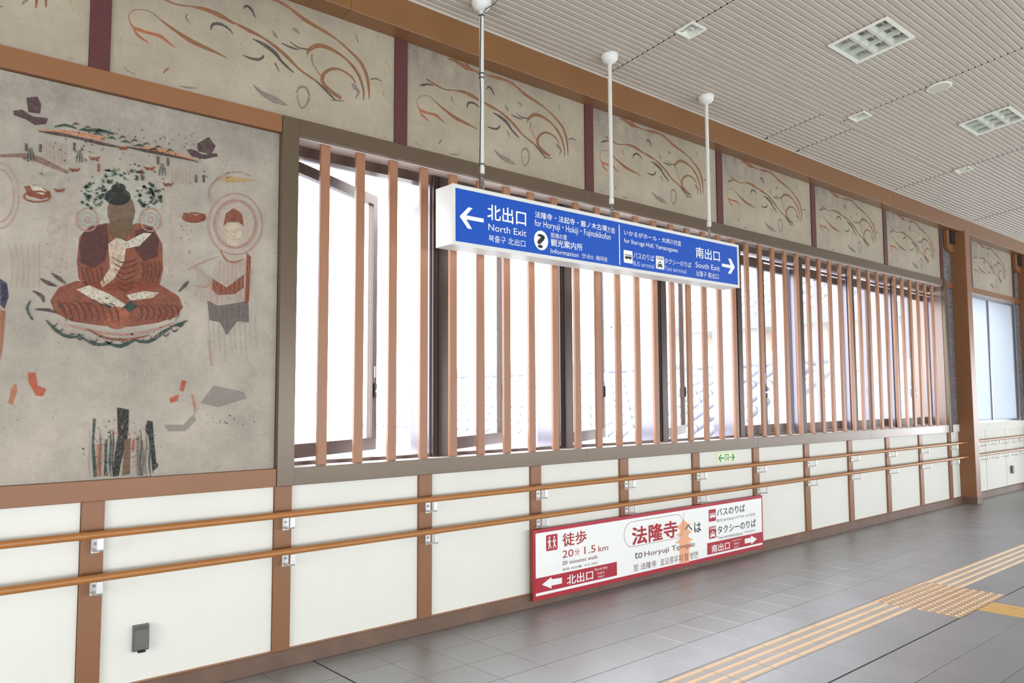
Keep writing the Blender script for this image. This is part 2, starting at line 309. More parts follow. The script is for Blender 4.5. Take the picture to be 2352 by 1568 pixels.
EX = {"aL":[[6.252,0.931],[6.288,0.964],[6.312,0.962],[6.285,0.937],[6.344,0.937],[6.344,0.923],[6.285,0.923],[6.309,0.897],[6.288,0.898]],"aR":[[6.526,0.931],[6.494,0.963],[6.47,0.965],[6.493,0.935],[6.434,0.936],[6.434,0.925],[6.493,0.925],[6.469,0.898],[6.492,0.897]]}
FRIEZE = [["o",[[0.335,0.693,0.002],[0.402,0.698,0.008],[0.493,0.678,0.0115],[0.575,0.674,0.004],[0.682,0.673,0.003],[0.78,0.681,0.009],[0.867,0.685,0.006],[0.956,0.669,0.006],[1.059,0.627,0.009],[1.192,0.595,0.007],[1.274,0.57,0.004],[1.37,0.522,0.0055],[1.44,0.476,0.0075],[1.483,0.413,0.0085],[1.503,0.334,0.006],[1.509,0.252,0.002]]],["o",[[0.465,0.716,0.0015],[0.499,0.707,0.0075],[0.534,0.68,0.007],[0.599,0.677,0.002]]],["d",[[0.099,0.442,0.0015],[0.136,0.456,0.0055],[0.173,0.47,0.0045],[0.215,0.473,0.0025]]],["o",[[0.157,0.502,0.0045],[0.226,0.484,0.005],[0.313,0.471,0.0035],[0.391,0.485,0.0025],[0.47,0.494,0.0075],[0.551,0.487,0.0095],[0.634,0.465,0.0045]]],["o",[[0.634,0.47,0.003],[0.718,0.453,0.008],[0.803,0.435,0.0045],[0.878,0.405,0.007],[0.954,0.364,0.008],[1.031,0.312,0.005],[1.136,0.271,0.005],[1.202,0.23,0.004]]],["d",[[0.742,0.411,0.002],[0.815,0.395,0.008],[0.878,0.366,0.009],[0.915,0.331,0.006],[0.953,0.305,0.006],[0.998,0.281,0.002]]],["o",[[0.084,0.314,0.0015],[0.087,0.345,0.001],[0.12,0.376,0.0015],[0.184,0.388,0.0015],[0.237,0.361,0.0025],[0.314,0.325,0.006],[0.403,0.292,0.009],[0.482,0.278,0.0075],[0.551,0.266,0.0035],[0.598,0.254,0.0015]]],["r",[[0.084,0.314,0.002],[0.1,0.282,0.0035],[0.131,0.272,0.007],[0.184,0.271,0.005],[0.238,0.271,0.0075],[0.27,0.256,0.0055],[0.319,0.231,0.0015]]],["r",[[0.105,0.274,0.0015],[0.126,0.244,0.006],[0.168,0.223,0.0035],[0.184,0.213,0.001]]],["o",[[1.077,0.412,0.0015],[1.091,0.45,0.007],[1.151,0.495,0.0095],[1.232,0.499,0.008],[1.328,0.47,0.005],[1.397,0.425,0.0075],[1.439,0.372,0.007],[1.467,0.295,0.005],[1.466,0.233,0.002]]],["o",[[1.11,0.43,0.003],[1.116,0.371,0.0025],[1.176,0.305,0.002]]],["o",[[1.311,0.207,0.007],[1.229,0.236,0.0095],[1.182,0.276,0.009],[1.19,0.328,0.007],[1.244,0.375,0.006],[1.313,0.385,0.005],[1.382,0.36,0.005],[1.41,0.325,0.002]]],["d",[[1.149,0.269,0.002],[1.202,0.23,0.005],[1.242,0.203,0.005],[1.27,0.188,0.002]]],["d",[[1.242,0.18,0.002],[1.283,0.186,0.0025],[1.332,0.194,0.0015]]],["d",[[0.503,0.385,0.0015],[0.511,0.42,0.0055],[0.551,0.438,0.006],[0.598,0.428,0.0045],[0.628,0.402,0.0015]]],["d",[[0.687,0.298,0.0015],[0.729,0.293,0.0045],[0.778,0.299,0.0055],[0.807,0.325,0.004],[0.8,0.333,0.0015]]],["d",[[0.682,0.568,0.0015],[0.7,0.592,0.0045],[0.73,0.581,0.006],[0.755,0.539,0.0015]]],["o",[[0.374,0.437,0.002],[0.369,0.412,0.003],[0.391,0.39,0.001]]],["d",[[0.916,0.438,0.002],[0.98,0.429,0.004],[1.032,0.431,0.0015]]],["d",[[0.967,0.465,0.0015],[1.019,0.443,0.003],[1.084,0.449,0.0035]]],["g",[[0.747,0.144,0.0015],[0.802,0.108,0.0095],[0.876,0.089,0.0145],[0.927,0.08,0.0085],[0.958,0.072,0.0025]]],["g",[[1.017,0.162,0.003],[1.03,0.199,0.005],[1.069,0.212,0.006],[1.095,0.178,0.006],[1.088,0.127,0.005],[1.055,0.081,0.004],[1.029,0.105,0.004],[1.019,0.152,0.003]]],["o",[[0.26,0.076,0.0015],[0.276,0.099,0.004],[0.289,0.113,0.0015]]],["d",[[1.511,0.38,0.0015],[1.555,0.398,0.003],[1.601,0.392,0.0015]]],["d",[[1.407,0.649,0.0015],[1.425,0.595,0.002]]],["g",[[1.382,0.319,0.003],[1.403,0.303,0.0115],[1.431,0.278,0.0075],[1.409,0.232,0.002]]],["d",[[0.877,0.307,0.0035],[0.896,0.278,0.0025],[0.902,0.264,0.0015]]],["g",[[0.853,0.496,0.0015],[0.878,0.473,0.008],[0.891,0.456,0.001]]],["g",[[0.981,0.547,0.0015],[1.006,0.544,0.008],[1.032,0.531,0.0015]]],["y",[[1.598,0.376,0.002],[1.612,0.316,0.003],[1.626,0.276,0.0015]]],["y",[[1.601,0.555,0.0015],[1.659,0.495,0.0045],[1.688,0.437,0.0015]]],["g",[[0.07,0.055,0.0015],[0.091,0.037,0.0015],[0.122,0.035,0.0015]]],["g",[[0.347,0.029,0.0015],[0.392,0.031,0.0035],[0.437,0.042,0.001]]]]
MPOLY = [["pale",[[0.683,2.564],[0.77,2.655],[0.938,2.722],[1.401,2.7],[1.413,2.22],[1.305,2.117],[0.862,2.116],[0.787,2.15],[0.775,2.507]]],["mint",[[0.908,2.444],[0.916,2.51],[0.972,2.586],[1.03,2.63],[1.1,2.65],[1.184,2.636],[1.249,2.591],[1.295,2.506],[1.294,2.391],[0.921,2.337]]],["lt",[[0.83,2.517],[0.858,2.522],[0.875,2.117],[0.845,2.124]]],["lt",[[1.332,2.582],[1.359,2.575],[1.366,2.123],[1.34,2.12]]],["lt",[[1.562,2.429],[1.59,2.554],[1.686,2.619],[1.787,2.586],[1.827,2.467],[1.804,2.364],[1.693,2.289],[1.595,2.337]]],["lt",[[1.598,2.241],[1.645,2.283],[1.743,2.282],[1.794,2.214],[1.786,2.016],[1.556,1.999],[1.548,2.14]]],["rust",[[1.571,2.143],[1.649,2.102],[1.745,2.184],[1.746,2.111],[1.698,2.07],[1.602,2.055],[1.568,2.083]]],["gray",[[1.546,2.022],[1.603,1.998],[1.675,2.013],[1.773,2.04],[1.78,1.918],[1.713,1.919],[1.654,1.839],[1.617,1.908],[1.558,1.916]]],["rust",[[1.757,2.309],[1.783,2.287],[1.778,2.04],[1.753,2.014]]],["skin",[[1.728,2.403],[1.726,2.38],[1.72,2.359],[1.71,2.341],[1.697,2.329],[1.683,2.324],[1.668,2.326],[1.655,2.334],[1.645,2.349],[1.638,2.369],[1.635,2.391],[1.637,2.413],[1.643,2.435],[1.653,2.452],[1.665,2.464],[1.679,2.47],[1.694,2.469],[1.707,2.46],[1.718,2.445],[1.725,2.426]]],["rust",[[1.622,2.437],[1.635,2.512],[1.678,2.548],[1.725,2.526],[1.739,2.454],[1.709,2.474],[1.645,2.465]]],["rust",[[0.803,1.963],[0.837,2.029],[0.911,2.067],[1.057,2.07],[1.158,2.091],[1.306,2.082],[1.395,2.033],[1.419,1.977],[1.387,1.922],[1.29,1.884],[1.165,1.858],[1.024,1.855],[0.899,1.868],[0.823,1.906]]],["rust",[[0.91,2.163],[0.917,2.283],[0.96,2.343],[1.038,2.372],[1.099,2.34],[1.18,2.392],[1.255,2.385],[1.305,2.3],[1.313,2.163],[1.296,2.07],[1.201,2.044],[1.058,2.031],[0.96,2.04],[0.92,2.079]]],["dark",[[0.918,2.251],[0.932,2.306],[0.979,2.346],[1.038,2.365],[1.051,2.267],[1.034,2.177],[0.986,2.139],[0.927,2.155]]],["dark",[[1.171,2.35],[1.244,2.383],[1.289,2.321],[1.281,2.228],[1.217,2.198],[1.17,2.26]]],["skin",[[1.047,2.267],[1.086,2.305],[1.132,2.273],[1.124,2.188],[1.08,2.095],[1.028,2.046],[1.017,2.067],[1.059,2.147]]],["cream",[[1.074,2.315],[1.131,2.289],[1.213,2.345],[1.252,2.348],[1.194,2.275],[1.122,2.25]]],["brown",[[1.038,2.354],[1.06,2.302],[1.121,2.299],[1.171,2.362],[1.149,2.404],[1.057,2.39]]],["brown",[[1.168,2.449],[1.166,2.42],[1.157,2.392],[1.143,2.369],[1.125,2.353],[1.105,2.346],[1.085,2.347],[1.067,2.358],[1.052,2.377],[1.042,2.401],[1.038,2.429],[1.04,2.458],[1.049,2.486],[1.062,2.509],[1.08,2.525],[1.1,2.533],[1.12,2.532],[1.139,2.521],[1.154,2.503],[1.164,2.478]]],["black",[[1.145,2.523],[1.143,2.508],[1.134,2.494],[1.121,2.482],[1.104,2.473],[1.085,2.468],[1.067,2.467],[1.05,2.471],[1.036,2.478],[1.027,2.489],[1.024,2.502],[1.026,2.516],[1.034,2.53],[1.047,2.542],[1.064,2.551],[1.083,2.557],[1.102,2.558],[1.119,2.555],[1.133,2.547],[1.142,2.536]]],["black",[[1.121,2.564],[1.12,2.556],[1.115,2.548],[1.108,2.541],[1.098,2.536],[1.087,2.533],[1.077,2.532],[1.067,2.534],[1.059,2.538],[1.054,2.544],[1.052,2.551],[1.054,2.559],[1.059,2.567],[1.066,2.574],[1.075,2.579],[1.086,2.582],[1.097,2.583],[1.106,2.581],[1.114,2.577],[1.119,2.571]]],["cream",[[0.912,2.025],[0.969,2.051],[1.059,2.016],[1.141,1.967],[1.101,1.938],[1.021,1.963]]],["cream",[[1.139,2.016],[1.222,2.045],[1.296,2.043],[1.265,2.013],[1.161,1.991]]],["green",[[1.011,1.968],[1.06,1.961],[1.105,1.938],[1.161,1.991],[1.193,1.96],[1.162,1.933],[1.081,1.937]]],["rust2",[[1.163,1.903],[1.161,1.885],[1.152,1.868],[1.138,1.854],[1.12,1.845],[1.1,1.841],[1.08,1.843],[1.062,1.85],[1.048,1.862],[1.038,1.877],[1.035,1.894],[1.037,1.912],[1.046,1.928],[1.059,1.942],[1.077,1.951],[1.097,1.955],[1.117,1.954],[1.135,1.947],[1.15,1.935],[1.16,1.92]]],["plum",[[0.671,2.92],[0.715,2.937],[0.734,2.904],[0.73,2.856],[0.682,2.852]]],["plum",[[0.62,2.844],[0.655,2.859],[0.7,2.836],[0.764,2.842],[0.756,2.812],[0.711,2.796],[0.674,2.815],[0.624,2.824]]],["plum",[[1.47,2.869],[1.53,2.919],[1.571,2.879],[1.548,2.825],[1.478,2.828]]],["plum",[[1.414,2.822],[1.443,2.835],[1.501,2.816],[1.579,2.839],[1.584,2.821],[1.514,2.792],[1.444,2.792]]],["rust",[[0.675,2.493],[0.721,2.51],[0.785,2.487],[0.788,2.462],[0.75,2.443],[0.696,2.451]]],["cream",[[0.699,2.504],[0.739,2.505],[0.772,2.485],[0.755,2.465],[0.713,2.475]]],["rust",[[1.406,2.482],[1.475,2.476],[1.525,2.495],[1.517,2.451],[1.453,2.432],[1.416,2.443]]],["red",[[0.722,1.618],[0.755,1.619],[0.764,1.558],[0.801,1.542],[0.788,1.507],[0.759,1.511],[0.729,1.568]]],["red2",[[0.66,1.547],[0.676,1.567],[0.684,1.537],[0.666,1.467],[0.649,1.477]]],["red",[[1.424,1.593],[1.447,1.586],[1.43,1.529],[1.412,1.54]]],["red",[[1.361,1.495],[1.409,1.518],[1.405,1.484],[1.37,1.472]]],["black",[[1.112,1.452],[1.168,1.441],[1.168,1.31],[1.146,1.225],[1.13,1.114],[1.102,1.112],[1.107,1.205],[1.12,1.312]]],["brown",[[1.149,1.29],[1.181,1.299],[1.182,1.119],[1.146,1.113]]],["green",[[1.005,1.401],[1.019,1.396],[1.014,1.295],[1.031,1.117],[1.016,1.113],[1.004,1.253]]],["green",[[1.061,1.293],[1.074,1.297],[1.073,1.165],[1.082,1.117],[1.062,1.119]]],["black",[[1.257,1.385],[1.283,1.378],[1.289,1.306],[1.305,1.173],[1.29,1.112],[1.278,1.219],[1.263,1.307],[1.246,1.341]]],["red2",[[1.026,1.273],[1.05,1.276],[1.051,1.119],[1.031,1.117]]],["red",[[1.189,1.288],[1.2,1.283],[1.195,1.223],[1.187,1.232]]],["gray2",[[1.589,1.565],[1.759,1.53],[1.772,1.494],[1.616,1.447],[1.522,1.471]]],["gray2",[[1.336,1.361],[1.435,1.358],[1.489,1.414],[1.502,1.38],[1.447,1.324],[1.359,1.326]]],["navy",[[0.597,2.047],[0.624,2.029],[0.634,1.969],[0.619,1.908],[0.602,1.926]]],["rust2",[[0.603,1.906],[0.623,1.898],[0.619,1.747],[0.611,1.666]]],["ochre",[[1.587,2.694],[1.659,2.725],[1.809,2.728],[1.734,2.706],[1.636,2.684]]],["brown2",[[0.576,2.626],[0.68,2.654],[0.743,2.645],[0.865,2.599],[0.856,2.586],[0.735,2.616],[0.663,2.629],[0.577,2.612]]]]
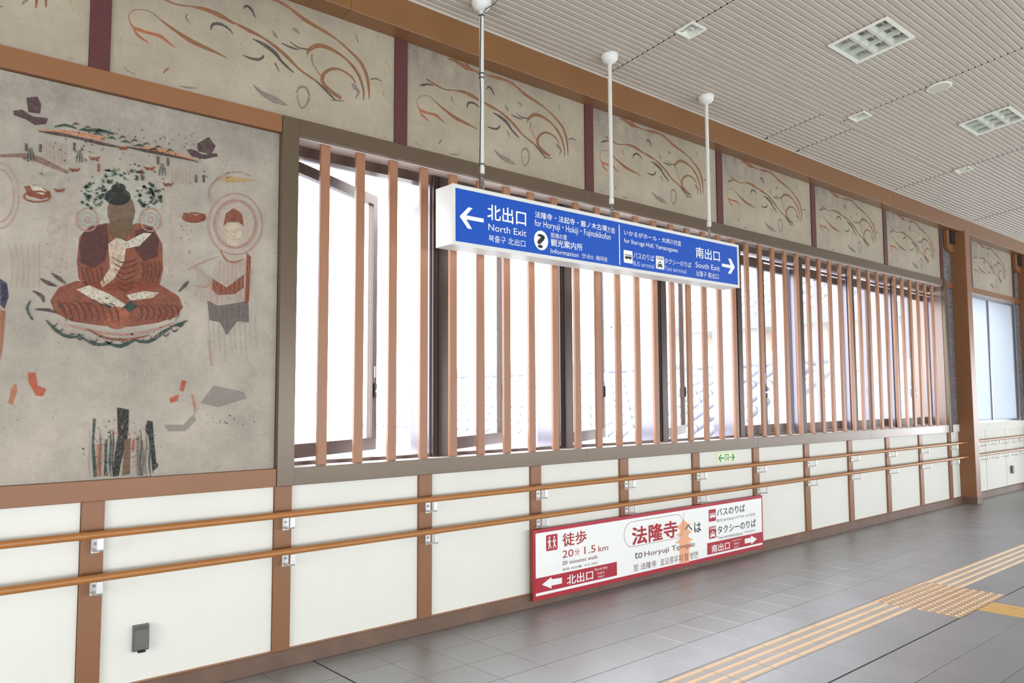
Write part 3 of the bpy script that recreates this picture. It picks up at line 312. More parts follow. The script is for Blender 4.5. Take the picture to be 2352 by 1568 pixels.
MRIB = [["orange",[[0.726,2.774,0.0025],[0.859,2.791,0.011],[0.995,2.794,0.013],[1.015,2.79,0.0045]]],["orange",[[1.18,2.789,0.0045],[1.265,2.791,0.014],[1.376,2.783,0.012],[1.467,2.778,0.0025]]],["plum",[[0.726,2.769,0.002],[0.803,2.774,0.0085],[0.898,2.773,0.0065],[0.996,2.768,0.009],[1.076,2.767,0.0045]]],["plum",[[1.117,2.776,0.0025],[1.201,2.775,0.009],[1.354,2.774,0.007],[1.479,2.77,0.002]]],["green",[[0.793,2.806,0.0035],[0.839,2.825,0.0075],[0.887,2.819,0.0035]]],["green",[[0.916,2.816,0.003],[0.984,2.832,0.01],[1.058,2.831,0.0045]]],["pink",[[1.845,2.482,0.004],[1.841,2.436,0.004],[1.826,2.392,0.004],[1.801,2.352,0.0035],[1.769,2.321,0.004],[1.733,2.299,0.0035],[1.693,2.289,0.004],[1.654,2.29,0.004],[1.618,2.302,0.0035],[1.586,2.325,0.0035],[1.562,2.357,0.0035],[1.547,2.395,0.0035],[1.541,2.438,0.0035],[1.545,2.482,0.0035],[1.558,2.525,0.004],[1.581,2.563,0.0035],[1.611,2.595,0.0035],[1.647,2.618,0.0035],[1.686,2.631,0.0035],[1.726,2.632,0.004],[1.763,2.621,0.004],[1.796,2.598,0.0035],[1.822,2.566,0.0035],[1.839,2.526,0.0035],[1.845,2.482,0.004]]],["pink",[[1.807,2.476,0.006],[1.803,2.441,0.006],[1.792,2.407,0.006],[1.774,2.377,0.006],[1.75,2.353,0.0065],[1.722,2.336,0.006],[1.692,2.328,0.0065],[1.663,2.328,0.006],[1.635,2.338,0.006],[1.611,2.356,0.006],[1.593,2.38,0.006],[1.581,2.41,0.006],[1.576,2.443,0.006],[1.579,2.477,0.006],[1.59,2.51,0.006],[1.607,2.54,0.006],[1.63,2.565,0.0065],[1.657,2.582,0.006],[1.687,2.592,0.0065],[1.717,2.592,0.006],[1.745,2.583,0.006],[1.77,2.566,0.006],[1.79,2.541,0.006],[1.802,2.511,0.0065],[1.807,2.476,0.006]]],["pink",[[0.657,2.445,0.0025],[0.656,2.404,0.002],[0.65,2.366,0.0025],[0.638,2.332,0.002],[0.623,2.305,0.002],[0.605,2.287,0.002],[0.585,2.279,0.002],[0.566,2.282,0.0025],[0.547,2.294,0.002],[0.53,2.316,0.002],[0.517,2.345,0.002],[0.509,2.38,0.002],[0.505,2.419,0.002],[0.506,2.458,0.002],[0.512,2.496,0.002],[0.522,2.529,0.002],[0.537,2.557,0.0025],[0.555,2.575,0.002],[0.574,2.584,0.002],[0.594,2.583,0.002],[0.614,2.571,0.002],[0.63,2.55,0.002],[0.644,2.52,0.002],[0.653,2.484,0.002],[0.657,2.445,0.0025]]],["pink",[[0.638,2.441,0.002],[0.637,2.409,0.002],[0.632,2.378,0.002],[0.624,2.352,0.0025],[0.613,2.33,0.002],[0.599,2.316,0.002],[0.584,2.31,0.0025],[0.569,2.312,0.0025],[0.555,2.322,0.002],[0.543,2.339,0.002],[0.533,2.363,0.002],[0.526,2.391,0.002],[0.523,2.422,0.002],[0.524,2.453,0.002],[0.528,2.484,0.002],[0.536,2.51,0.002],[0.547,2.532,0.002],[0.561,2.547,0.002],[0.575,2.554,0.002],[0.591,2.552,0.002],[0.605,2.543,0.002],[0.618,2.525,0.002],[0.628,2.502,0.002],[0.635,2.473,0.002],[0.638,2.441,0.002]]],["green",[[0.788,1.868,0.003],[0.835,1.818,0.008],[0.892,1.79,0.0065],[0.948,1.807,0.003]]],["green",[[0.929,1.802,0.003],[0.998,1.763,0.0085],[1.066,1.766,0.0055]]],["green",[[1.046,1.776,0.0035],[1.117,1.757,0.01],[1.187,1.793,0.0055]]],["green",[[1.177,1.793,0.0035],[1.25,1.785,0.009],[1.313,1.833,0.0105],[1.366,1.87,0.0035]]],["green",[[1.355,1.869,0.0035],[1.399,1.883,0.009],[1.443,1.907,0.0035]]],["green",[[0.722,1.956,0.003],[0.709,1.914,0.006],[0.734,1.864,0.004]]],["plum",[[0.729,2.002,0.003],[0.766,1.98,0.009],[0.776,1.95,0.004]]],["plum",[[0.758,2.063,0.003],[0.791,2.045,0.0105],[0.828,2.032,0.003]]],["plum",[[0.804,2.093,0.0035],[0.836,2.071,0.0095],[0.865,2.048,0.003]]],["plum",[[1.395,2.056,0.0035],[1.427,2.094,0.0095],[1.443,2.118,0.0035]]],["plum",[[0.741,1.916,0.003],[0.795,1.916,0.0085],[0.832,1.906,0.004]]],["pink",[[0.871,1.852,0.003],[0.947,1.835,0.0065],[1.045,1.819,0.0065],[1.166,1.819,0.007],[1.291,1.854,0.0065],[1.377,1.893,0.003]]],["rust",[[0.966,1.836,0.003],[1.045,1.797,0.0065],[1.146,1.791,0.0065],[1.249,1.818,0.003]]],["rust2",[[1.608,2.303,0.004],[1.645,2.251,0.0045],[1.694,2.247,0.0045],[1.738,2.269,0.0035]]],["pink",[[1.437,2.176,0.002],[1.527,2.233,0.0035],[1.597,2.265,0.0025]]],["pink",[[1.473,2.098,0.0025],[1.53,2.091,0.0035],[1.576,2.131,0.002]]],["gray",[[1.217,1.309,0.0035],[1.216,1.222,0.0045],[1.223,1.108,0.0045]]],["gray",[[1.235,1.286,0.003],[1.241,1.198,0.0055],[1.24,1.107,0.0035]]],["black",[[1.292,1.174,0.0035],[1.31,1.155,0.0055],[1.293,1.134,0.0045]]],["pink",[[1.556,1.81,0.0025],[1.567,1.74,0.0035],[1.578,1.67,0.0025]]],["red2",[[1.476,1.518,0.0025],[1.491,1.46,0.0055],[1.496,1.414,0.002]]],["dfold",[[0.827,1.964,0.0015],[0.849,1.945,0.003],[0.869,1.9,0.003],[0.874,1.867,0.0015]]],["dfold",[[0.855,1.958,0.0015],[0.877,1.947,0.003],[0.897,1.902,0.003],[0.902,1.869,0.002]]],["dfold",[[0.883,1.952,0.0015],[0.905,1.949,0.003],[0.926,1.904,0.003],[0.931,1.87,0.0015]]],["dfold",[[0.91,1.971,0.0015],[0.934,1.952,0.0035],[0.954,1.906,0.003],[0.959,1.872,0.0015]]],["dfold",[[0.939,1.965,0.0015],[0.963,1.954,0.0035],[0.983,1.908,0.003],[0.988,1.874,0.0015]]],["dfold",[[0.968,1.959,0.002],[0.991,1.956,0.003],[1.012,1.91,0.003],[1.017,1.876,0.0015]]],["dfold",[[0.997,1.978,0.0015],[1.021,1.958,0.003],[1.042,1.912,0.003],[1.047,1.878,0.002]]],["dfold",[[1.026,1.972,0.002],[1.05,1.96,0.003],[1.072,1.914,0.0035],[1.077,1.879,0.0015]]],["dfold",[[1.056,1.965,0.0015],[1.08,1.963,0.0035],[1.102,1.916,0.0035],[1.107,1.881,0.0015]]],["dfold",[[1.182,1.97,0.0015],[1.207,1.959,0.0035],[1.217,1.924,0.003],[1.201,1.892,0.002]]],["dfold",[[1.211,1.973,0.002],[1.237,1.961,0.0035],[1.246,1.926,0.003],[1.23,1.893,0.0015]]],["dfold",[[1.241,1.975,0.0015],[1.266,1.963,0.003],[1.276,1.928,0.003],[1.26,1.895,0.0015]]],["dfold",[[1.27,1.977,0.0015],[1.296,1.966,0.0035],[1.306,1.93,0.003],[1.29,1.897,0.0015]]],["dfold",[[1.3,1.979,0.0015],[1.327,1.968,0.0035],[1.336,1.932,0.003],[1.32,1.899,0.0015]]],["dfold",[[1.331,1.982,0.002],[1.357,1.97,0.0035],[1.367,1.934,0.003],[1.35,1.901,0.002]]],["dfold",[[1.361,1.984,0.0015],[1.388,1.972,0.0035],[1.398,1.936,0.003],[1.381,1.903,0.002]]],["dfold",[[1.063,2.203,0.0015],[1.124,2.179,0.0035],[1.192,2.213,0.0015]]],["dfold",[[1.07,2.175,0.0015],[1.125,2.15,0.0035],[1.188,2.184,0.002]]],["dfold",[[1.077,2.147,0.0015],[1.126,2.121,0.003],[1.185,2.154,0.0015]]],["dfold",[[1.084,2.119,0.0015],[1.127,2.092,0.003],[1.182,2.125,0.002]]],["dfold",[[1.09,2.091,0.0015],[1.128,2.064,0.0035],[1.178,2.095,0.0015]]],["dfold",[[1.097,2.063,0.0015],[1.129,2.035,0.0035],[1.175,2.066,0.0015]]],["dfold",[[1.207,2.197,0.0015],[1.219,2.142,0.0035],[1.204,2.084,0.0015]]],["dfold",[[1.228,2.199,0.0015],[1.238,2.144,0.0035],[1.223,2.086,0.0015]]],["dfold",[[1.249,2.202,0.002],[1.257,2.146,0.0035],[1.242,2.088,0.002]]],["dfold",[[1.27,2.204,0.0015],[1.276,2.148,0.0035],[1.261,2.09,0.002]]],["dfold",[[1.292,2.207,0.002],[1.296,2.15,0.0035],[1.28,2.091,0.0015]]],["dfold",[[0.93,2.14,0.0015],[0.939,2.098,0.0035],[0.956,2.05,0.0015]]],["dfold",[[0.951,2.142,0.0015],[0.96,2.1,0.003],[0.975,2.052,0.0015]]],["dfold",[[0.972,2.145,0.002],[0.981,2.102,0.003],[0.994,2.054,0.002]]],["dfold",[[0.993,2.147,0.0015],[1.003,2.104,0.003],[1.014,2.055,0.0015]]],["dfold",[[1.015,2.149,0.0015],[1.024,2.106,0.003],[1.034,2.057,0.0015]]],["plum",[[0.867,2.827,0.001],[0.882,2.844,0.0055],[0.898,2.839,0.001]]],["plum",[[0.919,2.823,0.001],[0.934,2.839,0.0055],[0.95,2.834,0.001]]],["plum",[[0.972,2.818,0.001],[0.988,2.835,0.0055],[1.004,2.83,0.0015]]],["plum",[[1.026,2.813,0.001],[1.042,2.83,0.0055],[1.058,2.825,0.001]]],["plum",[[1.081,2.809,0.0015],[1.097,2.826,0.006],[1.114,2.82,0.001]]],["plum",[[1.137,2.804,0.0015],[1.153,2.821,0.0055],[1.17,2.815,0.001]]],["plum",[[1.194,2.799,0.0015],[1.211,2.816,0.0055],[1.228,2.811,0.0015]]],["plum",[[1.252,2.794,0.0015],[1.269,2.811,0.0055],[1.287,2.806,0.0015]]],["plum",[[1.311,2.788,0.001],[1.329,2.806,0.006],[1.346,2.8,0.001]]],["green",[[0.897,2.812,0.001],[0.919,2.822,0.0065],[0.943,2.816,0.001]]],["green",[[0.959,2.806,0.001],[0.982,2.816,0.0065],[1.006,2.81,0.001]]],["green",[[1.023,2.8,0.001],[1.047,2.81,0.0065],[1.071,2.804,0.001]]],["green",[[1.088,2.794,0.001],[1.112,2.804,0.007],[1.137,2.798,0.001]]],["green",[[1.154,2.788,0.001],[1.179,2.798,0.007],[1.205,2.792,0.001]]],["green",[[1.222,2.782,0.0015],[1.248,2.792,0.007],[1.274,2.785,0.001]]],["pink",[[0.76,2.734,0.001],[0.766,2.629,0.0015]]],["pink",[[0.777,2.733,0.001],[0.782,2.628,0.0015]]],["pink",[[0.793,2.733,0.0015],[0.799,2.627,0.0015]]],["pink",[[0.81,2.732,0.001],[0.816,2.626,0.0015]]],["pink",[[0.827,2.731,0.001],[0.832,2.625,0.0015]]],["pink",[[0.844,2.731,0.0015],[0.849,2.624,0.0015]]],["pink",[[1.344,2.713,0.0015],[1.349,2.632,0.0015]]],["pink",[[1.362,2.712,0.0015],[1.366,2.633,0.0015]]],["pink",[[1.38,2.711,0.0015],[1.384,2.633,0.001]]],["pink",[[1.398,2.709,0.0015],[1.402,2.634,0.001]]],["pink",[[1.416,2.708,0.0015],[1.42,2.635,0.0015]]],["pink",[[1.435,2.707,0.0015],[1.439,2.636,0.0015]]],["pink",[[1.453,2.705,0.001],[1.457,2.637,0.0015]]],["green",[[0.693,2.681,0.001],[0.687,2.642,0.003],[0.685,2.617,0.001]]],["green",[[0.697,2.682,0.001],[0.698,2.645,0.0035],[0.699,2.62,0.0015]]],["green",[[0.701,2.683,0.001],[0.709,2.647,0.003],[0.713,2.622,0.001]]],["green",[[0.899,2.714,0.001],[0.893,2.674,0.0035],[0.891,2.647,0.001]]],["green",[[0.904,2.715,0.001],[0.905,2.676,0.0035],[0.906,2.65,0.001]]],["green",[[0.908,2.716,0.001],[0.916,2.678,0.003],[0.921,2.653,0.001]]],["green",[[1.288,2.725,0.001],[1.281,2.682,0.0035],[1.278,2.654,0.0015]]],["green",[[1.293,2.726,0.001],[1.294,2.685,0.0035],[1.295,2.657,0.001]]],["green",[[1.298,2.727,0.001],[1.307,2.687,0.0035],[1.312,2.66,0.001]]],["rust",[[0.947,2.693,0.001],[0.961,2.681,0.008],[0.971,2.687,0.0055],[0.983,2.685,0.0075],[0.996,2.701,0.001]]],["rust",[[1.076,2.774,0.0015],[1.091,2.761,0.008],[1.101,2.768,0.006],[1.113,2.766,0.008],[1.127,2.782,0.001]]],["rust",[[1.204,2.693,0.0015],[1.219,2.68,0.0085],[1.229,2.686,0.0055],[1.242,2.684,0.008],[1.257,2.701,0.0015]]],["rust",[[0.861,2.619,0.001],[0.875,2.607,0.0075],[0.884,2.613,0.0055],[0.895,2.611,0.0075],[0.908,2.626,0.001]]],["rust",[[1.298,2.625,0.001],[1.314,2.611,0.008],[1.325,2.618,0.006],[1.338,2.616,0.0085],[1.353,2.633,0.0015]]],["rust",[[0.799,2.507,0.001],[0.813,2.494,0.0075],[0.822,2.5,0.005],[0.833,2.498,0.0075],[0.846,2.513,0.001]]],["rust",[[0.991,2.662,0.0055],[0.992,2.623,0.0055]]],["rust",[[1.194,2.672,0.0055],[1.195,2.631,0.0055]]],["plum",[[0.678,2.699,0.005],[0.68,2.662,0.0055]]],["plum",[[0.736,2.708,0.0055],[0.737,2.67,0.0055]]],["plum",[[0.88,2.747,0.0055],[0.881,2.708,0.0055]]],["plum",[[1.271,2.757,0.006],[1.272,2.715,0.0055]]],["plum",[[1.321,2.758,0.006],[1.322,2.716,0.006]]],["plum",[[1.469,2.697,0.006],[1.47,2.654,0.006]]],["plum",[[1.509,2.704,0.006],[1.51,2.661,0.006]]],["pink",[[0.996,2.381,0.0045],[0.995,2.366,0.0045],[0.99,2.352,0.0045],[0.983,2.339,0.0045],[0.974,2.328,0.004],[0.963,2.321,0.004],[0.951,2.318,0.0045],[0.939,2.318,0.0045],[0.928,2.322,0.0045],[0.918,2.33,0.0045],[0.91,2.34,0.0045],[0.905,2.353,0.0045],[0.903,2.367,0.004],[0.904,2.382,0.0045],[0.908,2.396,0.0045],[0.915,2.409,0.0045],[0.925,2.419,0.0045],[0.936,2.427,0.0045],[0.947,2.43,0.004],[0.96,2.43,0.004],[0.971,2.426,0.004],[0.981,2.419,0.0045],[0.989,2.408,0.004],[0.994,2.395,0.004],[0.996,2.381,0.0045]]],["gray2",[[0.978,2.378,0.003],[0.978,2.369,0.003],[0.975,2.36,0.003],[0.971,2.352,0.003],[0.965,2.346,0.0035],[0.958,2.342,0.0035],[0.95,2.339,0.003],[0.943,2.339,0.003],[0.936,2.342,0.0035],[0.93,2.346,0.003],[0.925,2.353,0.003],[0.922,2.361,0.0035],[0.92,2.37,0.0035],[0.921,2.379,0.0035],[0.924,2.387,0.003],[0.928,2.395,0.003],[0.934,2.402,0.0035],[0.941,2.406,0.003],[0.948,2.409,0.0035],[0.956,2.409,0.0035],[0.963,2.406,0.003],[0.969,2.402,0.0035],[0.974,2.395,0.003],[0.977,2.387,0.003],[0.978,2.378,0.003]]],["pink",[[0.961,2.376,0.0035],[0.961,2.372,0.0035],[0.96,2.368,0.0035],[0.958,2.364,0.003],[0.955,2.362,0.0035],[0.953,2.36,0.0035],[0.95,2.359,0.0035],[0.947,2.359,0.0035],[0.944,2.36,0.0035],[0.941,2.362,0.003],[0.939,2.365,0.0035],[0.938,2.368,0.003],[0.938,2.372,0.003],[0.938,2.376,0.003],[0.939,2.38,0.003],[0.941,2.383,0.003],[0.943,2.386,0.003],[0.946,2.388,0.003],[0.949,2.389,0.003],[0.952,2.389,0.003],[0.955,2.388,0.0035],[0.957,2.386,0.0035],[0.959,2.383,0.003],[0.96,2.38,0.0035],[0.961,2.376,0.0035]]],["pink",[[1.295,2.425,0.0045],[1.293,2.41,0.005],[1.289,2.394,0.0045],[1.281,2.381,0.0045],[1.27,2.37,0.0045],[1.258,2.362,0.0045],[1.245,2.358,0.0045],[1.232,2.359,0.0045],[1.219,2.363,0.0045],[1.208,2.371,0.0045],[1.2,2.382,0.0045],[1.195,2.395,0.0045],[1.192,2.41,0.0045],[1.194,2.426,0.005],[1.198,2.44,0.0045],[1.206,2.454,0.0045],[1.216,2.465,0.0045],[1.228,2.473,0.0045],[1.242,2.477,0.0045],[1.255,2.477,0.0045],[1.267,2.473,0.0045],[1.278,2.465,0.0045],[1.287,2.454,0.0045],[1.293,2.44,0.0045],[1.295,2.425,0.0045]]],["gray2",[[1.275,2.422,0.003],[1.274,2.413,0.0035],[1.271,2.403,0.003],[1.267,2.395,0.0035],[1.26,2.388,0.003],[1.252,2.384,0.0035],[1.244,2.381,0.0035],[1.236,2.381,0.0035],[1.228,2.384,0.0035],[1.221,2.389,0.0035],[1.216,2.395,0.003],[1.213,2.404,0.0035],[1.211,2.413,0.0035],[1.212,2.422,0.003],[1.215,2.432,0.0035],[1.22,2.44,0.0035],[1.226,2.447,0.0035],[1.234,2.452,0.0035],[1.242,2.454,0.0035],[1.25,2.454,0.0035],[1.258,2.452,0.0035],[1.265,2.447,0.0035],[1.27,2.44,0.0035],[1.274,2.432,0.0035],[1.275,2.422,0.003]]],["pink",[[1.256,2.42,0.0035],[1.256,2.415,0.0035],[1.254,2.411,0.0035],[1.253,2.408,0.0035],[1.25,2.405,0.0035],[1.247,2.403,0.0035],[1.244,2.402,0.0035],[1.24,2.402,0.0035],[1.237,2.403,0.0035],[1.234,2.405,0.0035],[1.232,2.408,0.0035],[1.231,2.412,0.0035],[1.23,2.416,0.0035],[1.231,2.42,0.0035],[1.232,2.424,0.0035],[1.234,2.428,0.0035],[1.236,2.43,0.003],[1.239,2.433,0.0035],[1.243,2.434,0.0035],[1.246,2.434,0.0035],[1.249,2.432,0.003],[1.252,2.43,0.0035],[1.254,2.427,0.0035],[1.255,2.424,0.0035],[1.256,2.42,0.0035]]],["pink",[[0.798,1.873,0.001],[0.808,1.85,0.003],[0.821,1.843,0.003],[0.833,1.854,0.003],[0.842,1.876,0.0015]]],["green",[[0.806,1.85,0.001],[0.821,1.839,0.0055],[0.837,1.854,0.001]]],["gray2",[[0.823,1.85,0.001],[0.833,1.828,0.0035],[0.846,1.82,0.003],[0.858,1.831,0.003],[0.867,1.853,0.001]]],["green",[[0.831,1.828,0.0015],[0.846,1.816,0.0055],[0.862,1.831,0.001]]],["pink",[[0.861,1.831,0.001],[0.871,1.808,0.003],[0.885,1.801,0.0035],[0.897,1.812,0.0035],[0.906,1.833,0.001]]],["green",[[0.869,1.808,0.001],[0.885,1.796,0.005],[0.901,1.812,0.001]]],["gray2",[[0.912,1.816,0.001],[0.922,1.794,0.0035],[0.936,1.786,0.0035],[0.949,1.797,0.003],[0.958,1.819,0.001]]],["green",[[0.921,1.794,0.0015],[0.936,1.782,0.0055],[0.953,1.797,0.001]]],["pink",[[0.973,1.807,0.001],[0.984,1.784,0.003],[0.997,1.776,0.003],[1.011,1.788,0.0035],[1.02,1.81,0.001]]],["green",[[0.982,1.784,0.001],[0.998,1.772,0.0055],[1.015,1.788,0.001]]],["gray2",[[1.041,1.804,0.001],[1.052,1.781,0.003],[1.066,1.773,0.003],[1.08,1.785,0.0035],[1.089,1.807,0.001]]],["green",[[1.05,1.781,0.001],[1.066,1.769,0.0055],[1.084,1.785,0.001]]],["pink",[[1.113,1.808,0.001],[1.124,1.784,0.003],[1.138,1.776,0.003],[1.152,1.788,0.0035],[1.162,1.81,0.001]]],["green",[[1.122,1.784,0.001],[1.138,1.772,0.0055],[1.156,1.788,0.001]]],["gray2",[[1.184,1.818,0.001],[1.195,1.794,0.0035],[1.21,1.786,0.0035],[1.224,1.798,0.0035],[1.234,1.821,0.0015]]],["green",[[1.193,1.794,0.001],[1.21,1.781,0.0055],[1.228,1.798,0.001]]],["pink",[[1.25,1.834,0.001],[1.261,1.81,0.0035],[1.277,1.802,0.0035],[1.291,1.814,0.0035],[1.301,1.837,0.001]]],["green",[[1.259,1.81,0.001],[1.277,1.797,0.0055],[1.295,1.814,0.001]]],["gray2",[[1.307,1.856,0.001],[1.319,1.831,0.003],[1.334,1.823,0.0035],[1.349,1.835,0.003],[1.359,1.859,0.0015]]],["green",[[1.316,1.831,0.001],[1.334,1.819,0.006],[1.353,1.836,0.0015]]],["pink",[[1.351,1.882,0.0015],[1.363,1.857,0.0035],[1.378,1.849,0.0035],[1.394,1.861,0.0035],[1.404,1.885,0.0015]]],["green",[[1.361,1.857,0.001],[1.379,1.844,0.0055],[1.398,1.861,0.001]]],["gray2",[[1.379,1.91,0.0015],[1.391,1.885,0.0035],[1.407,1.877,0.0035],[1.422,1.889,0.0035],[1.433,1.913,0.001]]],["green",[[1.389,1.885,0.001],[1.407,1.872,0.0055],[1.426,1.89,0.0015]]],["pink",[[1.609,2.243,0.0015],[1.607,2.146,0.0015],[1.602,2.026,0.001]]],["pink",[[1.631,2.245,0.001],[1.631,2.149,0.0015],[1.626,2.028,0.001]]],["pink",[[1.653,2.247,0.001],[1.655,2.151,0.0015],[1.65,2.03,0.001]]],["pink",[[1.674,2.25,0.0015],[1.679,2.153,0.0015],[1.674,2.032,0.001]]],["pink",[[1.696,2.252,0.001],[1.703,2.156,0.0015],[1.699,2.034,0.0015]]],["pink",[[1.719,2.255,0.0015],[1.728,2.158,0.0015],[1.723,2.036,0.0015]]],["pink",[[1.741,2.257,0.001],[1.753,2.161,0.0015],[1.748,2.038,0.0015]]],["pink",[[1.763,2.26,0.0015],[1.778,2.163,0.0015],[1.773,2.04,0.0015]]],["pink",[[1.458,2.225,0.001],[1.495,2.135,0.0015],[1.486,2.017,0.001]]],["pink",[[1.474,2.213,0.001],[1.511,2.127,0.001],[1.505,2.011,0.001]]],["pink",[[1.491,2.201,0.0015],[1.527,2.119,0.001],[1.523,2.006,0.0015]]],["pink",[[1.507,2.188,0.001],[1.544,2.112,0.0015],[1.542,2.0,0.001]]],["pink",[[1.524,2.176,0.001],[1.56,2.104,0.0015],[1.561,1.994,0.001]]],["pink",[[1.54,2.163,0.001],[1.577,2.096,0.0015],[1.58,1.989,0.0015]]],["pink",[[1.557,2.151,0.0015],[1.594,2.088,0.0015],[1.599,1.983,0.001]]],["pink",[[0.626,2.213,0.001],[0.646,2.113,0.001],[0.64,2.011,0.001]]],["pink",[[0.65,2.216,0.001],[0.667,2.116,0.0015],[0.662,2.013,0.001]]],["pink",[[0.674,2.219,0.001],[0.688,2.118,0.0015],[0.685,2.015,0.001]]],["pink",[[0.699,2.222,0.001],[0.709,2.12,0.001],[0.708,2.017,0.001]]],["pink",[[0.723,2.226,0.001],[0.731,2.122,0.001],[0.731,2.019,0.001]]],["pink",[[0.748,2.229,0.001],[0.752,2.125,0.0015],[0.754,2.021,0.001]]],["gray2",[[1.556,1.987,0.001],[1.553,1.904,0.0025],[1.566,1.787,0.001]]],["gray2",[[1.584,1.989,0.001],[1.582,1.878,0.003],[1.594,1.755,0.001]]],["gray2",[[1.613,1.991,0.001],[1.611,1.851,0.003],[1.624,1.723,0.001]]],["gray2",[[1.641,1.993,0.001],[1.638,1.909,0.0025],[1.653,1.691,0.0015]]],["gray2",[[1.67,1.996,0.0015],[1.668,1.882,0.0025],[1.68,1.792,0.001]]],["gray2",[[1.699,1.998,0.0015],[1.698,1.855,0.0025],[1.709,1.76,0.0015]]],["gray2",[[1.729,2.0,0.0015],[1.726,1.915,0.003],[1.74,1.727,0.001]]],["gray2",[[1.759,2.002,0.001],[1.756,1.887,0.0025],[1.77,1.694,0.001]]],["gray2",[[1.789,2.004,0.001],[1.786,1.86,0.0025],[1.798,1.797,0.001]]],["gray2",[[1.819,2.007,0.0015],[1.815,1.92,0.0025],[1.829,1.764,0.001]]],["gray2",[[0.991,1.348,0.001],[0.997,1.274,0.003],[0.994,1.19,0.003],[1.002,1.118,0.0015]]],["gray",[[1.036,1.347,0.001],[1.042,1.272,0.004],[1.039,1.188,0.0045],[1.047,1.115,0.0015]]],["green",[[1.083,1.345,0.001],[1.089,1.27,0.005],[1.086,1.185,0.0055],[1.094,1.112,0.0015]]],["black",[[1.095,1.345,0.001],[1.101,1.27,0.0035],[1.098,1.185,0.0035],[1.106,1.111,0.0015]]],["gray2",[[1.204,1.342,0.001],[1.21,1.265,0.004],[1.207,1.178,0.004],[1.215,1.104,0.0015]]],["black",[[1.225,1.341,0.001],[1.231,1.265,0.0035],[1.227,1.177,0.003],[1.236,1.103,0.002]]],["gray",[[1.25,1.341,0.001],[1.256,1.264,0.0035],[1.252,1.176,0.0035],[1.261,1.101,0.0015]]],["green",[[1.269,1.34,0.001],[1.275,1.263,0.0045],[1.271,1.175,0.0045],[1.28,1.1,0.002]]],["pink",[[1.555,2.548,0.001],[1.537,2.617,0.002],[1.587,2.699,0.0035],[1.683,2.754,0.0025],[1.771,2.746,0.0015]]],["pink",[[1.564,2.564,0.001],[1.537,2.617,0.002],[1.587,2.699,0.0035],[1.683,2.754,0.0025],[1.771,2.746,0.0015]]],["pink",[[1.573,2.58,0.001],[1.537,2.617,0.002],[1.587,2.699,0.0035],[1.683,2.754,0.0025],[1.771,2.746,0.0015]]],["rust",[[0.786,2.462,0.004],[0.784,2.455,0.004],[0.779,2.448,0.004],[0.771,2.441,0.004],[0.759,2.436,0.0045],[0.746,2.431,0.004],[0.733,2.428,0.0045],[0.719,2.426,0.004],[0.706,2.427,0.0045],[0.695,2.429,0.004],[0.686,2.433,0.0045],[0.68,2.438,0.004],[0.678,2.444,0.004],[0.68,2.451,0.0045],[0.685,2.458,0.0045],[0.693,2.464,0.004],[0.704,2.47,0.004],[0.717,2.475,0.0045],[0.731,2.478,0.004],[0.745,2.48,0.0045],[0.758,2.479,0.004],[0.769,2.477,0.004],[0.778,2.473,0.004],[0.784,2.468,0.004],[0.786,2.462,0.004]]],["rust",[[1.524,2.471,0.0045],[1.522,2.465,0.005],[1.516,2.458,0.0045],[1.506,2.452,0.005],[1.494,2.446,0.0045],[1.48,2.442,0.005],[1.464,2.439,0.005],[1.449,2.437,0.0045],[1.435,2.437,0.0045],[1.422,2.439,0.0045],[1.413,2.443,0.005],[1.407,2.448,0.005],[1.405,2.453,0.0045],[1.407,2.46,0.005],[1.412,2.466,0.0045],[1.421,2.473,0.005],[1.434,2.478,0.0045],[1.448,2.483,0.005],[1.463,2.486,0.005],[1.478,2.487,0.0045],[1.493,2.487,0.0045],[1.506,2.485,0.0045],[1.515,2.482,0.005],[1.521,2.477,0.0045],[1.524,2.471,0.0045]]]]
